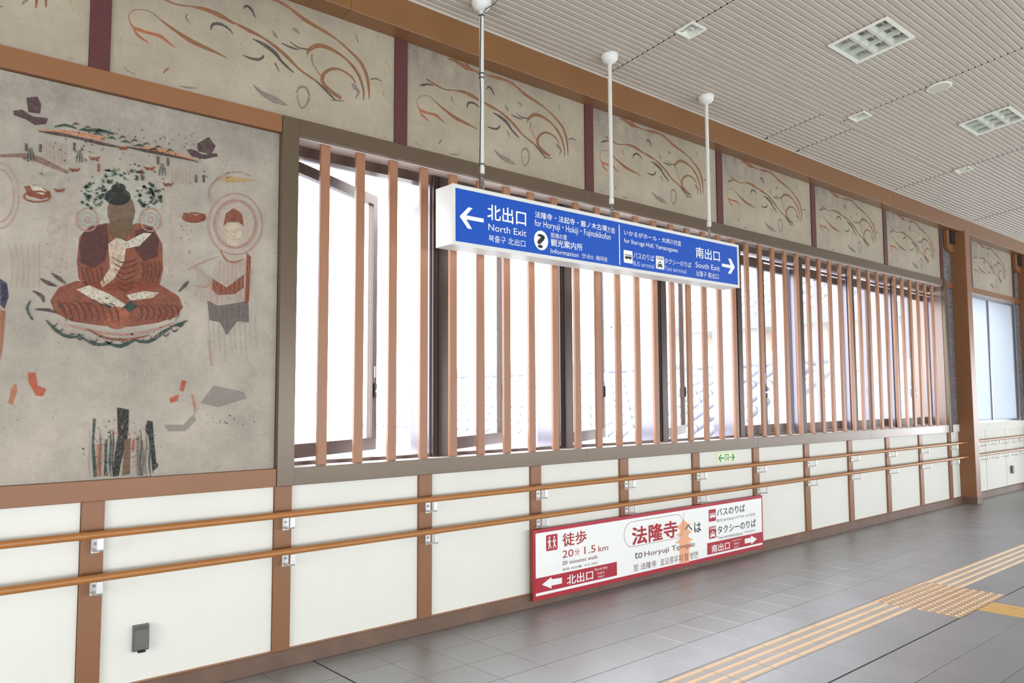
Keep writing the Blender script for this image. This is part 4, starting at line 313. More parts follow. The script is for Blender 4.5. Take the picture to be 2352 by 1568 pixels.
MSPK = [["green",0.977,2.478,0.0076],["green",0.984,2.486,0.0076],["green",1.023,2.536,0.0109],["green",0.984,2.452,0.0065],["green",0.985,2.481,0.0059],["green",1.025,2.534,0.0113],["green",0.982,2.527,0.0068],["green",0.936,2.532,0.0117],["green",0.988,2.514,0.0095],["green",0.952,2.536,0.0056],["green",0.956,2.492,0.0124],["green",1.004,2.54,0.0067],["green",1.014,2.532,0.0119],["green",0.999,2.541,0.0077],["green",0.941,2.517,0.0055],["green",0.957,2.44,0.0044],["green",1.023,2.491,0.0065],["green",0.933,2.501,0.0071],["green",1.002,2.504,0.0077],["green",0.991,2.451,0.0065],["green",0.943,2.448,0.0069],["green",0.919,2.511,0.0049],["green",1.003,2.491,0.0109],["green",0.951,2.515,0.007],["green",0.994,2.461,0.0044],["green",0.953,2.553,0.0126],["green",0.967,2.561,0.0042],["green",0.962,2.433,0.011],["green",0.925,2.456,0.0096],["green",0.988,2.533,0.0057],["green",0.953,2.486,0.0074],["green",1.009,2.513,0.0041],["green",1.0,2.495,0.0111],["green",0.954,2.468,0.0049],["green",1.015,2.51,0.0059],["green",0.988,2.495,0.0055],["green",0.963,2.519,0.0044],["green",0.944,2.491,0.013],["green",1.008,2.47,0.011],["green",0.924,2.455,0.0083],["green",0.978,2.457,0.0043],["green",0.948,2.478,0.012],["green",0.995,2.543,0.0043],["green",0.975,2.466,0.0059],["green",0.983,2.439,0.0053],["green",1.033,2.488,0.0091],["green",1.014,2.508,0.0121],["green",0.942,2.541,0.0107],["green",0.956,2.494,0.0059],["green",1.015,2.55,0.0123],["green",0.95,2.449,0.0112],["green",0.938,2.538,0.0088],["green",0.944,2.538,0.0064],["green",1.028,2.538,0.0047],["green",1.035,2.52,0.01],["green",1.033,2.491,0.0051],["green",1.025,2.518,0.0045],["green",1.001,2.457,0.0091],["green",0.971,2.561,0.006],["green",1.035,2.507,0.0041],["green",1.244,2.559,0.0113],["green",1.24,2.602,0.009],["green",1.249,2.565,0.01],["green",1.202,2.484,0.011],["green",1.184,2.525,0.0042],["green",1.278,2.539,0.0084],["green",1.261,2.585,0.0052],["green",1.194,2.493,0.0087],["green",1.288,2.547,0.0114],["green",1.27,2.524,0.0074],["green",1.236,2.577,0.0061],["green",1.167,2.526,0.0049],["green",1.268,2.514,0.012],["green",1.187,2.537,0.0117],["green",1.231,2.558,0.0119],["green",1.242,2.51,0.0115],["green",1.18,2.506,0.0055],["green",1.247,2.564,0.0053],["green",1.192,2.534,0.0089],["green",1.273,2.58,0.0041],["green",1.213,2.495,0.0084],["green",1.218,2.583,0.0047],["green",1.232,2.483,0.0072],["green",1.234,2.606,0.0096],["green",1.206,2.582,0.0068],["green",1.266,2.571,0.0122],["green",1.21,2.482,0.0111],["green",1.196,2.563,0.0053],["green",1.233,2.58,0.01],["green",1.242,2.53,0.0053],["green",1.238,2.568,0.0121],["green",1.197,2.501,0.0072],["green",1.215,2.552,0.0076],["green",1.254,2.556,0.0099],["green",1.214,2.508,0.0042],["green",1.292,2.544,0.0115],["green",1.246,2.599,0.0126],["green",1.257,2.505,0.0085],["green",1.174,2.559,0.0108],["green",1.25,2.549,0.0099],["green",1.203,2.586,0.0096],["green",1.245,2.575,0.0124],["green",1.189,2.507,0.0121],["green",1.218,2.574,0.0061],["green",1.207,2.493,0.013],["green",1.261,2.571,0.0076],["green",1.242,2.575,0.0077],["green",1.257,2.544,0.0089],["green",1.21,2.585,0.0073],["green",1.277,2.565,0.0054],["green",1.288,2.525,0.0129],["green",1.272,2.573,0.0068],["green",1.257,2.528,0.006],["green",1.283,2.577,0.011],["green",1.248,2.519,0.0067],["green",1.253,2.554,0.0111],["green",1.208,2.581,0.0126],["green",1.227,2.495,0.0054],["green",1.239,2.536,0.0068],["green",1.241,2.532,0.0129],["green",1.05,2.579,0.0096],["green",1.066,2.643,0.0116],["green",1.168,2.655,0.0085],["green",1.038,2.638,0.0084],["green",1.026,2.607,0.0108],["green",1.044,2.609,0.0053],["green",1.131,2.639,0.0071],["green",1.026,2.637,0.0066],["green",1.012,2.589,0.0042],["green",1.095,2.623,0.0117],["green",1.114,2.611,0.0108],["green",1.111,2.638,0.0084],["green",0.964,2.591,0.0055],["green",1.145,2.661,0.0097],["green",1.204,2.657,0.007],["green",1.155,2.658,0.0087],["green",1.17,2.616,0.0113],["green",1.043,2.583,0.0112],["green",1.059,2.617,0.0091],["green",1.077,2.583,0.0093],["green",1.035,2.577,0.009],["green",1.014,2.577,0.0111],["green",1.186,2.658,0.0093],["green",1.045,2.637,0.0082],["green",1.166,2.635,0.0047],["green",1.057,2.637,0.0084],["green",1.023,2.617,0.0056],["green",1.197,2.625,0.0113],["green",1.065,2.626,0.0118],["green",1.127,2.649,0.004],["green",1.143,2.652,0.009],["green",1.204,2.636,0.0043],["green",1.028,2.605,0.0069],["green",1.176,2.655,0.0105],["green",1.055,2.591,0.0088],["green",1.171,2.629,0.0118],["green",1.083,2.651,0.0064],["green",1.034,2.638,0.0096],["green",1.027,2.601,0.0041],["green",1.186,2.66,0.0062],["green",1.048,1.992,0.0061],["green",1.183,1.985,0.0061],["green",1.036,1.796,0.0032],["green",1.024,1.801,0.0076],["green",1.242,1.828,0.0034],["green",1.3,1.92,0.0035],["green",1.116,1.794,0.0063],["green",1.255,1.973,0.0036],["green",0.906,1.806,0.008],["green",1.174,1.821,0.0072],["green",1.275,1.836,0.0045],["green",0.798,1.919,0.0075],["green",1.311,1.862,0.0039],["green",0.992,1.977,0.0068],["green",1.152,1.817,0.0032],["green",0.931,1.805,0.0079],["green",0.843,1.939,0.008],["green",1.166,1.82,0.0078],["green",1.479,2.052,0.004],["green",1.495,1.97,0.0034],["green",1.311,2.112,0.0022],["green",1.39,1.961,0.003],["green",1.281,2.029,0.0027],["green",1.365,2.134,0.0035],["green",1.425,1.999,0.0024],["green",1.384,1.905,0.0024],["green",1.318,2.06,0.0027],["green",1.337,2.134,0.0024],["green",1.302,1.892,0.0024],["green",1.432,2.002,0.0037],["green",1.355,2.139,0.003],["green",1.446,1.994,0.0034],["green",1.336,1.973,0.0028],["green",1.298,1.984,0.0029],["green",1.389,1.991,0.0036],["green",1.362,2.096,0.0022],["green",1.349,1.908,0.0038],["green",1.247,1.982,0.0031],["plum",1.326,2.621,0.0056],["plum",0.788,2.68,0.0021],["plum",0.729,2.56,0.0028],["plum",1.372,2.714,0.0037],["plum",0.877,2.604,0.0058],["plum",1.299,2.644,0.0061],["plum",0.672,2.627,0.0076],["plum",1.128,2.604,0.0052],["plum",0.842,2.648,0.0072],["plum",1.267,2.619,0.0027],["plum",1.463,2.823,0.0079],["plum",1.439,2.649,0.0056],["plum",1.642,2.741,0.0072],["plum",1.637,2.713,0.0067],["plum",0.84,2.684,0.0036],["plum",1.51,2.722,0.0072],["plum",1.239,2.612,0.0037],["plum",0.951,2.768,0.0073],["plum",1.063,2.585,0.002],["plum",0.688,2.617,0.0071],["plum",1.478,2.71,0.0025],["plum",0.718,2.547,0.0037],["plum",1.45,2.861,0.0069],["plum",1.302,2.589,0.0075],["plum",1.197,2.696,0.002],["plum",1.046,2.573,0.0045],["plum",1.525,2.697,0.006],["plum",0.886,2.703,0.0053],["plum",1.089,2.707,0.0046],["plum",1.258,2.674,0.0066],["plum",1.005,2.589,0.0037],["plum",0.986,2.678,0.0058],["plum",1.658,2.724,0.0029],["plum",1.181,2.794,0.0045],["plum",1.037,2.589,0.0066],["plum",0.775,2.628,0.0035],["plum",0.986,2.693,0.0049],["plum",0.916,2.72,0.0055],["plum",0.933,2.669,0.0077],["plum",0.957,2.752,0.0077],["plum",0.859,2.607,0.0038],["plum",1.026,2.596,0.0039],["plum",1.24,2.611,0.0038],["plum",0.861,2.552,0.0039],["plum",1.469,2.847,0.004],["plum",1.255,2.758,0.0026],["plum",1.24,2.705,0.002],["plum",1.159,2.694,0.0059],["plum",0.91,2.661,0.0035],["plum",1.49,2.772,0.0035],["plum",0.741,2.568,0.0037],["plum",1.577,2.701,0.0026],["plum",1.176,2.689,0.008],["plum",0.747,2.564,0.0053],["plum",1.469,2.763,0.0041],["plum",1.135,2.687,0.0042],["plum",1.161,2.792,0.0049],["plum",1.485,2.789,0.0064],["plum",1.021,2.637,0.0043],["plum",1.163,2.667,0.0037],["green",1.342,2.802,0.005],["green",1.154,2.877,0.0033],["green",0.951,2.822,0.0036],["green",1.253,2.836,0.0057],["green",1.452,2.922,0.0053],["green",1.069,2.834,0.0049],["green",1.372,2.892,0.0045],["green",1.34,2.862,0.0033],["green",1.542,2.867,0.0045],["green",1.043,2.812,0.0027],["green",0.776,2.711,0.0034],["green",0.911,2.726,0.0054],["green",1.426,2.806,0.002],["green",1.023,2.838,0.0039],["green",1.124,2.837,0.0026],["green",1.006,2.739,0.0049],["green",0.842,2.759,0.0059],["green",1.189,2.88,0.0059],["green",1.476,2.902,0.0034],["green",0.798,2.728,0.0051],["green",1.439,2.905,0.0047],["green",1.131,2.734,0.0027],["green",1.033,2.802,0.0021],["green",1.532,2.905,0.0032],["green",1.521,2.859,0.0051],["green",1.358,2.784,0.0054],["green",0.949,2.776,0.0022],["green",1.403,2.834,0.0049],["green",1.012,2.799,0.0052],["green",1.453,2.84,0.0027],["green",1.325,2.837,0.0052],["green",1.147,2.791,0.0039],["green",0.962,2.713,0.0043],["green",1.032,2.848,0.0034],["green",1.044,2.798,0.003],["green",1.473,2.826,0.0034],["green",1.041,2.849,0.0035],["green",1.194,2.772,0.004],["green",1.056,2.767,0.0054],["green",0.897,2.801,0.0054],["green",1.077,2.856,0.0048],["green",0.819,2.7,0.0057],["green",1.263,2.806,0.0027],["green",0.789,2.704,0.0041],["green",1.294,2.871,0.0043],["green",1.146,2.736,0.0031],["green",1.411,2.854,0.0043],["green",1.303,2.864,0.0057],["green",1.199,2.841,0.0051],["green",1.534,2.916,0.0048],["green",0.912,2.714,0.0046],["green",1.003,2.791,0.0055],["green",1.032,2.781,0.0032],["green",1.395,2.826,0.0024],["green",0.93,2.761,0.0053],["green",1.157,2.837,0.0052],["green",0.955,2.779,0.0056],["green",1.411,2.855,0.0044],["green",1.294,2.783,0.0055],["green",0.952,2.704,0.0028],["green",1.568,2.904,0.0027],["green",1.157,2.848,0.0021],["green",1.227,2.75,0.0039],["green",0.995,2.773,0.0027],["green",0.949,2.716,0.0053],["green",0.921,2.738,0.0057],["green",1.006,2.833,0.0052],["green",0.934,2.751,0.0024],["green",0.944,2.812,0.0056],["green",1.405,2.884,0.004],["green",1.258,2.829,0.0035],["green",0.843,2.751,0.0044],["green",1.304,2.785,0.0027],["green",1.01,2.749,0.0033],["green",0.959,2.795,0.0027],["green",0.823,2.718,0.0032],["green",1.102,2.739,0.0048],["green",1.488,2.858,0.0022],["green",1.279,2.851,0.0053],["green",1.436,2.85,0.003],["black",1.164,1.377,0.0025],["black",1.294,1.198,0.0037],["black",1.07,1.187,0.0035],["black",1.042,1.294,0.0025],["black",0.97,1.228,0.0051],["black",1.103,1.39,0.0038],["black",1.042,1.151,0.0024],["black",1.147,1.304,0.0045],["black",0.987,1.265,0.0023],["black",1.061,1.37,0.0022],["black",1.101,1.321,0.005],["black",1.151,1.247,0.0036],["black",0.967,1.254,0.0057],["black",1.209,1.234,0.0036],["black",1.192,1.372,0.0042],["black",1.288,1.307,0.0055],["black",1.079,1.306,0.0049],["black",1.101,1.39,0.0027],["black",1.249,1.229,0.003],["black",1.109,1.224,0.0044],["black",1.06,1.216,0.0024],["black",1.09,1.27,0.0054],["black",1.117,1.108,0.0025],["black",1.024,1.168,0.0041],["black",0.986,1.209,0.0027],["black",1.217,1.332,0.0031],["black",1.088,1.185,0.0045],["black",1.024,1.213,0.0046],["black",1.236,1.342,0.0032],["black",1.063,1.357,0.0056],["black",1.046,1.18,0.005],["black",1.092,1.175,0.0045],["black",1.03,1.154,0.0034],["black",1.172,1.129,0.0044],["black",1.323,1.248,0.0037],["black",1.007,1.215,0.004],["black",1.044,1.3,0.0054],["black",1.267,1.327,0.005],["black",1.211,1.294,0.0058],["black",1.16,1.2,0.004],["black",1.194,1.18,0.0044],["black",1.213,1.166,0.0035],["black",1.189,1.26,0.004],["black",1.071,1.238,0.0034],["black",1.074,1.182,0.0042],["black",1.027,1.287,0.0038],["black",1.043,1.316,0.0025],["black",1.075,1.329,0.0054],["black",1.236,1.159,0.0032],["black",1.03,1.351,0.0046],["black",0.986,1.315,0.0029],["black",1.264,1.244,0.0045],["black",1.164,1.227,0.0026],["black",1.057,1.27,0.0052],["black",1.229,1.14,0.0056],["black",1.077,1.384,0.0053],["black",1.164,1.269,0.004],["black",1.108,1.154,0.0049],["black",1.13,1.315,0.0027],["black",1.288,1.184,0.0053],["black",1.199,1.213,0.0026],["black",1.19,1.247,0.0043],["black",1.194,1.289,0.0047],["black",1.069,1.149,0.0039],["black",1.249,1.125,0.004],["black",1.284,1.254,0.0058],["black",1.116,1.278,0.002],["black",1.293,1.247,0.0052],["black",1.197,1.322,0.0048],["black",1.114,1.277,0.0042],["red2",1.202,1.293,0.0061],["red2",1.194,1.204,0.005],["red2",1.018,1.298,0.005],["red2",1.042,1.294,0.0057],["red2",1.055,1.295,0.0041],["red2",1.167,1.314,0.0059],["red2",1.11,1.101,0.0039],["red2",1.06,1.207,0.0065],["red2",1.112,1.324,0.004],["red2",1.115,1.348,0.0037],["red2",1.201,1.158,0.0056],["red2",1.132,1.286,0.0049],["red2",1.181,1.155,0.0039],["red2",1.136,1.135,0.0037],["red2",1.133,1.306,0.0041],["red2",1.121,1.325,0.0042],["red2",1.137,1.358,0.0062],["red2",1.199,1.354,0.0033],["red2",1.061,1.188,0.0041],["red2",1.171,1.316,0.0067],["red2",1.196,1.201,0.0055],["red2",1.137,1.349,0.0066],["red2",1.103,1.163,0.0038],["red2",1.156,1.148,0.0059],["red2",1.154,1.147,0.0047],["red2",1.206,1.256,0.0062],["red2",1.137,1.105,0.0031],["red2",1.181,1.147,0.0051],["red2",1.029,1.271,0.0044],["red2",1.08,1.329,0.0053],["red2",1.104,1.33,0.006],["red2",1.172,1.38,0.0033],["red2",1.079,1.222,0.0037],["red2",1.02,1.23,0.0035],["red2",1.148,1.38,0.0069],["red2",1.122,1.316,0.0059],["red2",1.065,1.285,0.0062],["red2",1.072,1.131,0.0065],["red2",1.088,1.216,0.0063],["red2",1.146,1.203,0.0065],["gray",1.209,1.316,0.002],["gray",1.118,1.708,0.0018],["gray",1.506,1.439,0.0029],["gray",0.847,1.762,0.0032],["gray",1.549,1.484,0.0026],["gray",0.789,1.231,0.0016],["gray",1.789,1.629,0.0027],["gray",1.618,1.636,0.0018],["gray",0.688,1.399,0.0031],["gray",0.781,1.782,0.0027],["gray",1.211,1.677,0.0031],["gray",0.816,1.574,0.0013],["gray",0.931,1.644,0.0019],["gray",0.89,1.579,0.0016],["gray",1.554,1.409,0.0031],["gray",1.193,1.314,0.0013],["gray",0.742,1.734,0.0015],["gray",1.203,1.567,0.0013],["gray",1.722,1.306,0.0012],["gray",1.131,1.716,0.0017],["gray",1.717,1.291,0.0019],["gray",1.726,1.692,0.0024],["gray",0.722,1.457,0.0025],["gray",1.501,1.569,0.0014],["gray",1.792,1.535,0.0026],["gray",1.099,1.519,0.0016],["gray",1.283,1.738,0.0025],["gray",0.907,1.515,0.0011],["gray",1.75,1.376,0.0016],["gray",0.701,1.547,0.0029],["gray",1.427,1.291,0.0029],["gray",0.937,1.765,0.0026],["gray",1.311,1.919,0.0023],["gray",1.379,1.437,0.0027],["gray",0.979,1.772,0.0027],["gray",1.269,1.27,0.002],["gray",1.158,1.939,0.0017],["gray",1.531,1.373,0.0032],["gray",1.34,1.532,0.0018],["gray",0.604,1.473,0.0024],["gray",0.635,1.364,0.0028],["gray",1.697,1.776,0.0035],["gray",0.93,1.852,0.0023],["gray",0.89,1.875,0.0034],["gray",1.655,1.748,0.0022],["gray",0.832,1.406,0.0034],["gray",0.874,1.835,0.0027],["gray",1.567,1.355,0.0019],["gray",1.777,1.606,0.0019],["gray",0.597,1.554,0.0023],["gray",1.058,1.765,0.0021],["gray",1.199,1.715,0.0027],["gray",1.553,1.903,0.0023],["gray",0.695,1.778,0.003],["gray",1.521,1.765,0.0013],["gray",1.269,1.644,0.0028],["gray",1.032,1.177,0.0026],["gray",0.74,1.545,0.0017],["gray",1.724,1.533,0.0034],["gray",1.254,1.483,0.0014],["gray",0.915,1.172,0.0013],["gray",0.61,1.573,0.0018],["gray",1.101,1.346,0.0011],["gray",0.758,1.67,0.0015],["gray",0.757,1.63,0.0027],["gray",1.193,1.33,0.0032],["gray",0.944,1.851,0.0019],["gray",0.829,1.648,0.0027],["gray",1.663,1.616,0.0021],["gray",1.024,1.802,0.0019],["gray",1.849,1.472,0.0023],["gray",1.405,1.737,0.0032],["gray",1.285,1.721,0.0029],["gray",1.75,1.434,0.003],["gray",1.102,1.747,0.0019],["gray",1.462,1.156,0.0025],["gray",1.26,1.82,0.0021],["gray",1.85,1.691,0.0029],["gray",0.811,1.828,0.0018],["gray",0.941,1.208,0.0027],["brown",1.716,2.002,0.002],["brown",1.856,1.485,0.0032],["brown",1.586,1.732,0.0031],["brown",1.745,1.551,0.0024],["brown",1.523,1.652,0.001],["brown",1.811,1.781,0.0022],["brown",1.842,1.664,0.0023],["brown",1.796,1.753,0.0013],["brown",1.843,1.966,0.0022],["brown",1.507,1.724,0.0022],["brown",1.573,1.622,0.0016],["brown",1.69,1.483,0.0012],["brown",1.525,1.621,0.0032],["brown",1.803,1.544,0.0032],["brown",1.825,1.757,0.0014],["brown",1.767,1.866,0.0026],["brown",1.804,1.783,0.0017],["brown",1.648,1.739,0.0023],["brown",1.578,1.8,0.0029],["brown",1.618,1.929,0.003],["brown",1.767,1.579,0.0017],["brown",1.808,1.393,0.0031],["brown",1.813,1.841,0.0031],["brown",1.884,1.833,0.0031],["brown",1.696,1.733,0.0018],["brown",1.703,1.437,0.0024],["brown",1.802,1.792,0.0034],["brown",1.825,1.437,0.0018],["brown",1.548,1.798,0.0011],["brown",1.55,1.827,0.0017],["brown",1.854,1.543,0.0017],["brown",1.758,1.54,0.0024],["brown",1.577,1.651,0.0013],["brown",1.745,1.421,0.002],["brown",1.794,1.4,0.0024],["brown",1.594,1.407,0.0023],["brown",1.799,1.494,0.0017],["brown",1.811,1.968,0.0012],["brown",1.83,1.473,0.0023],["brown",1.654,1.466,0.0013],["brown",1.549,1.641,0.0033],["brown",1.578,1.867,0.0011],["brown",1.546,1.7,0.0027],["brown",1.632,1.378,0.0028],["brown",1.66,2.045,0.0034],["brown",1.857,1.449,0.0023],["brown",1.68,1.728,0.0012],["brown",1.739,1.909,0.0035],["brown",1.86,1.792,0.0025],["brown",1.572,1.839,0.003],["brown",1.834,1.72,0.002],["brown",1.66,1.633,0.0014],["brown",1.792,1.415,0.0015],["brown",1.528,1.888,0.002],["brown",1.817,1.702,0.0019],["brown",1.762,1.588,0.002],["brown",1.727,1.988,0.0016],["brown",1.763,1.659,0.0018],["brown",1.7,1.7,0.0013],["brown",1.65,1.845,0.0011],["green",1.703,1.383,0.0052],["green",1.818,1.364,0.0044],["green",1.654,1.365,0.0055],["green",1.597,1.367,0.004],["green",1.724,1.361,0.0038],["green",1.681,1.401,0.0053],["green",1.666,1.36,0.0058],["green",1.584,1.373,0.0032],["green",1.704,1.394,0.0037],["green",1.625,1.375,0.0041],["green",1.628,1.363,0.004],["green",1.754,1.351,0.0046],["green",1.608,1.362,0.0033],["green",1.665,1.36,0.0044],["green",1.752,1.389,0.0042],["green",1.588,1.392,0.004],["rust2",0.803,2.339,0.0021],["rust2",0.833,2.22,0.0032],["rust2",0.833,2.099,0.0042],["rust2",0.778,2.183,0.0029],["rust2",0.845,2.08,0.0037],["rust2",0.832,2.128,0.0047],["rust2",0.871,2.178,0.0023],["rust2",0.847,2.339,0.0024],["rust2",0.82,2.12,0.0038],["rust2",0.828,2.41,0.0027],["rust2",0.776,2.313,0.0026],["rust2",0.828,2.327,0.0038],["rust2",0.781,2.232,0.0046],["rust2",0.842,2.166,0.0049],["rust2",0.781,2.363,0.0027],["rust2",0.808,2.105,0.0043],["rust2",0.806,2.24,0.0033],["rust2",0.821,2.417,0.0023],["rust2",0.784,2.12,0.0042],["rust2",0.803,2.288,0.0035],["rust2",0.789,2.168,0.0035],["rust2",0.866,2.151,0.0033],["rust2",0.842,2.102,0.003],["rust2",0.854,2.138,0.0021],["rust2",0.855,2.315,0.0028],["rust2",0.858,2.3,0.002],["rust2",0.817,2.281,0.0028],["rust2",0.779,2.298,0.0049],["rust2",0.828,2.313,0.0036],["rust2",0.862,2.147,0.0033],["rust2",1.402,2.404,0.0035],["rust2",1.401,2.342,0.004],["rust2",1.447,2.389,0.0049],["rust2",1.441,2.268,0.0037],["rust2",1.373,2.299,0.0032],["rust2",1.442,2.277,0.0046],["rust2",1.388,2.236,0.0024],["rust2",1.453,2.397,0.002],["rust2",1.378,2.514,0.0035],["rust2",1.445,2.278,0.0035],["rust2",1.405,2.317,0.0027],["rust2",1.419,2.494,0.0036],["rust2",1.389,2.459,0.0043],["rust2",1.408,2.389,0.0039],["rust2",1.442,2.339,0.0048],["rust2",1.418,2.464,0.0048],["rust2",1.431,2.206,0.0043],["rust2",1.432,2.337,0.0036],["rust2",1.428,2.365,0.0034],["rust2",1.423,2.416,0.0045],["rust2",1.403,2.548,0.003],["rust2",1.394,2.407,0.0028],["rust2",1.413,2.427,0.0036],["rust2",1.447,2.269,0.0039],["rust2",1.443,2.227,0.004],["rust2",1.4,2.405,0.0045],["rust2",1.397,2.483,0.0022],["rust2",1.41,2.458,0.0044],["rust2",1.384,2.421,0.0033],["rust2",1.407,2.213,0.0047]]
def prism_x(mb, pts, x0, x1):          # outline in y,z extruded along x
    n = len(pts); a = len(mb.v); mb.v += [(x0, y, z) for y, z in pts] + [(x1, y, z) for y, z in pts]
    mb.f.append(tuple(range(a, a+n))); mb.m.append(mb.mi); mb.f.append(tuple(range(a+2*n-1, a+n-1, -1))); mb.m.append(mb.mi)
    for i in range(n): j = (i+1) % n; mb.f.append((a+i, a+n+i, a+n+j, a+j)); mb.m.append(mb.mi)
    return mb
XL, XR = -6.0, 24.0; YB = -8.3
# ------------------------------------------------------------------ floor
floor = MB().box(XL, XR, YB, 0.3, -.30, -.008).build('floor', 'grout', origin=(0, 0, 0), kind='structure')
PX, PY = .3055, .298; X0, Y0 = 5.239, -.075
def tile_rect(i, j):                   # i along the wall, j away from it
    x0 = X0+PX*i; y1 = Y0-PY*j; return x0, x0+PX, y1-PY, y1
def gapx(x): return .006 if abs(x-(X0-10*PX)) < .01 else .0016
def gapy(y): return .006 if abs(y-(Y0-7*PY)) < .01 else .0016
def tile_mb(mb, x0, x1, y0, y1, top=0.):
    a, b, c, d = x0+gapx(x0), x1-gapx(x1), y0+gapy(y0), y1-gapy(y1); e = .0012
    n = len(mb.v); mb.v += [(a,c,-.008),(b,c,-.008),(b,d,-.008),(a,d,-.008),(a,c,top-e),(b,c,top-e),(b,d,top-e),(a,d,top-e),(a+e,c+e,top),(b-e,c+e,top),(b-e,d-e,top),(a+e,d-e,top)]
    for f in ((0,1,5,4),(1,2,6,5),(2,3,7,6),(3,0,4,7),(4,5,9,8),(5,6,10,9),(6,7,11,10),(7,4,8,11),(8,9,10,11)): mb.f.append(tuple(n+k for k in f)); mb.m.append(mb.mi)
    return mb
camp = Vector((0, -4.2535, 1.48358))
def inview(x, y, z=0.):
    v = Vector((x, y, z))-camp; d = v.dot(fw)
    if d < .2: return None
    u, w = 1176+1806.7*v.dot(r2)/d, 784-1806.7*v.dot(u2)/d
    return (u, w, d) if -60 < u < 2412 and -60 < w < 1640 else None
special = {}
for i in range(-34, 60): special[(i, 5)] = 'band'
for i in (2, 3, 4): special[(i, 5)] = 'dot'; special[(i, 6)] = 'dot'
for j in range(7, 27): special[(3, j)] = 'side'
cand = []; rest = []
for i in range(-34, 61):
    for j in range(-1, 27):
        x0, x1, y0, y1 = tile_rect(i, j); y1 = min(y1, .0)
        if y1-y0 < .03 or (i, j) in special: continue
        p = inview((x0+x1)/2, (y0+y1)/2)
        (cand if p else rest).append((p[2] if p else 1e9, x0, x1, y0, y1))
cand.sort(); near = cand[:295]; rest += cand[295:]
shared = {}
for d, x0, x1, y0, y1 in near:
    key = (round(y1-y0, 3), gapx(x0), gapx(x1), gapy(y0), gapy(y1))
    if key not in shared: shared[key] = tile_mb(MB(), x0, x1, y0, y1).build('tile', 'floor_tile', floor, origin=((x0+x1)/2, (y0+y1)/2, -.008))
    else: clone(shared[key], ((x0+x1)/2, (y0+y1)/2, -.008), floor)
mb = MB()
for d, x0, x1, y0, y1 in rest: tile_mb(mb, x0, x1, y0, y1)
mb.build('tile_field', 'floor_tile', floor, kind='stuff')
def bar(mb, x0, x1, y0, y1, h=.005):
    e = .004; n = len(mb.v); mb.v += [(x0,y0,0),(x1,y0,0),(x1,y1,0),(x0,y1,0),(x0+e,y0+e,h),(x1-e,y0+e,h),(x1-e,y1-e,h),(x0+e,y1-e,h)]
    for f in ((0,1,5,4),(1,2,6,5),(2,3,7,6),(3,0,4,7),(4,5,6,7)): mb.f.append(tuple(n+k for k in f)); mb.m.append(mb.mi)
    return mb
BY = (-1.603, -1.680, -1.757, -1.833)
base0 = bar0 = dot0 = dbase0 = None
far = MB(); far.mi = 0
for (i, j), k in sorted(special.items()):
    x0, x1, y0, y1 = tile_rect(i, j); c = ((x0+x1)/2, (y0+y1)/2, -.008); vis = inview(c[0], c[1])
    if k == 'band':
        if vis and x0 < 10.5:
            if base0 is None: base0 = tile_mb(MB(), x0, x1, y0, y1).build('guide_tile', 'guide_base', floor, origin=c); t = base0
            else: t = clone(base0, c, floor)
            for by in BY:
                o = ((x0+x1)/2, by, 0)
                if bar0 is None: bar0 = bar(MB(), x0+.007, x1-.007, by-.0125, by+.0125).build('bar', 'guide_bar', t, origin=o)
                else: clone(bar0, o, t)
        else:
            far.mi = 0; tile_mb(far, x0, x1, y0, y1); far.mi = 1
            for by in BY: bar(far, x0+.007, x1-.007, by-.0125, by+.0125)
    elif k == 'dot':
        if dbase0 is None: dbase0 = tile_mb(MB(), x0, x1, y0, y1).build('guide_tile', 'guide_dot_base', floor, origin=c); t = dbase0
        else: t = clone(dbase0, c, floor)
        if dot0 is None:
            d = MB()
            for a in range(5):
                for b_ in range(5):
                    px, py = x0+.031+a*.061, y0+.030+b_*.0595; n = len(d.v)
                    for r_, z in ((.0145, 0), (.011, .0038), (.005, .005)):
                        d.v += [(px+r_*math.cos(q*math.pi/4), py+r_*math.sin(q*math.pi/4), z) for q in range(8)]
                    for q in range(8):
                        for l_ in (0, 8): d.f.append((n+l_+q, n+l_+(q+1) % 8, n+l_+8+(q+1) % 8, n+l_+8+q)); d.m.append(0)
                    d.f.append(tuple(n+16+q for q in range(8))); d.m.append(0)
            dot0 = d.build('dots', 'guide_bar', t, origin=(c[0], c[1], 0), kind='stuff')
        else: clone(dot0, (c[0], c[1], 0), t)
    else:
        tm = tile_mb(MB(), x0, x1, y0, y1).build('guide_tile', 'guide_gold', floor) if vis else None
        for a in range(4):
            bx = x0+.038+a*.0765
            if vis: bar(MB(), bx-.0145, bx+.0145, y0+.006, y1-.006).build('bar', 'guide_gold', tm)
            else: far.mi = 1; bar(far, bx-.0125, bx+.0125, y0+.006, y1-.006)
        if not vis: far.mi = 0; tile_mb(far, x0, x1, y0, y1)
far.build('guide_field', ['guide_base', 'guide_bar'], floor, kind='stuff')

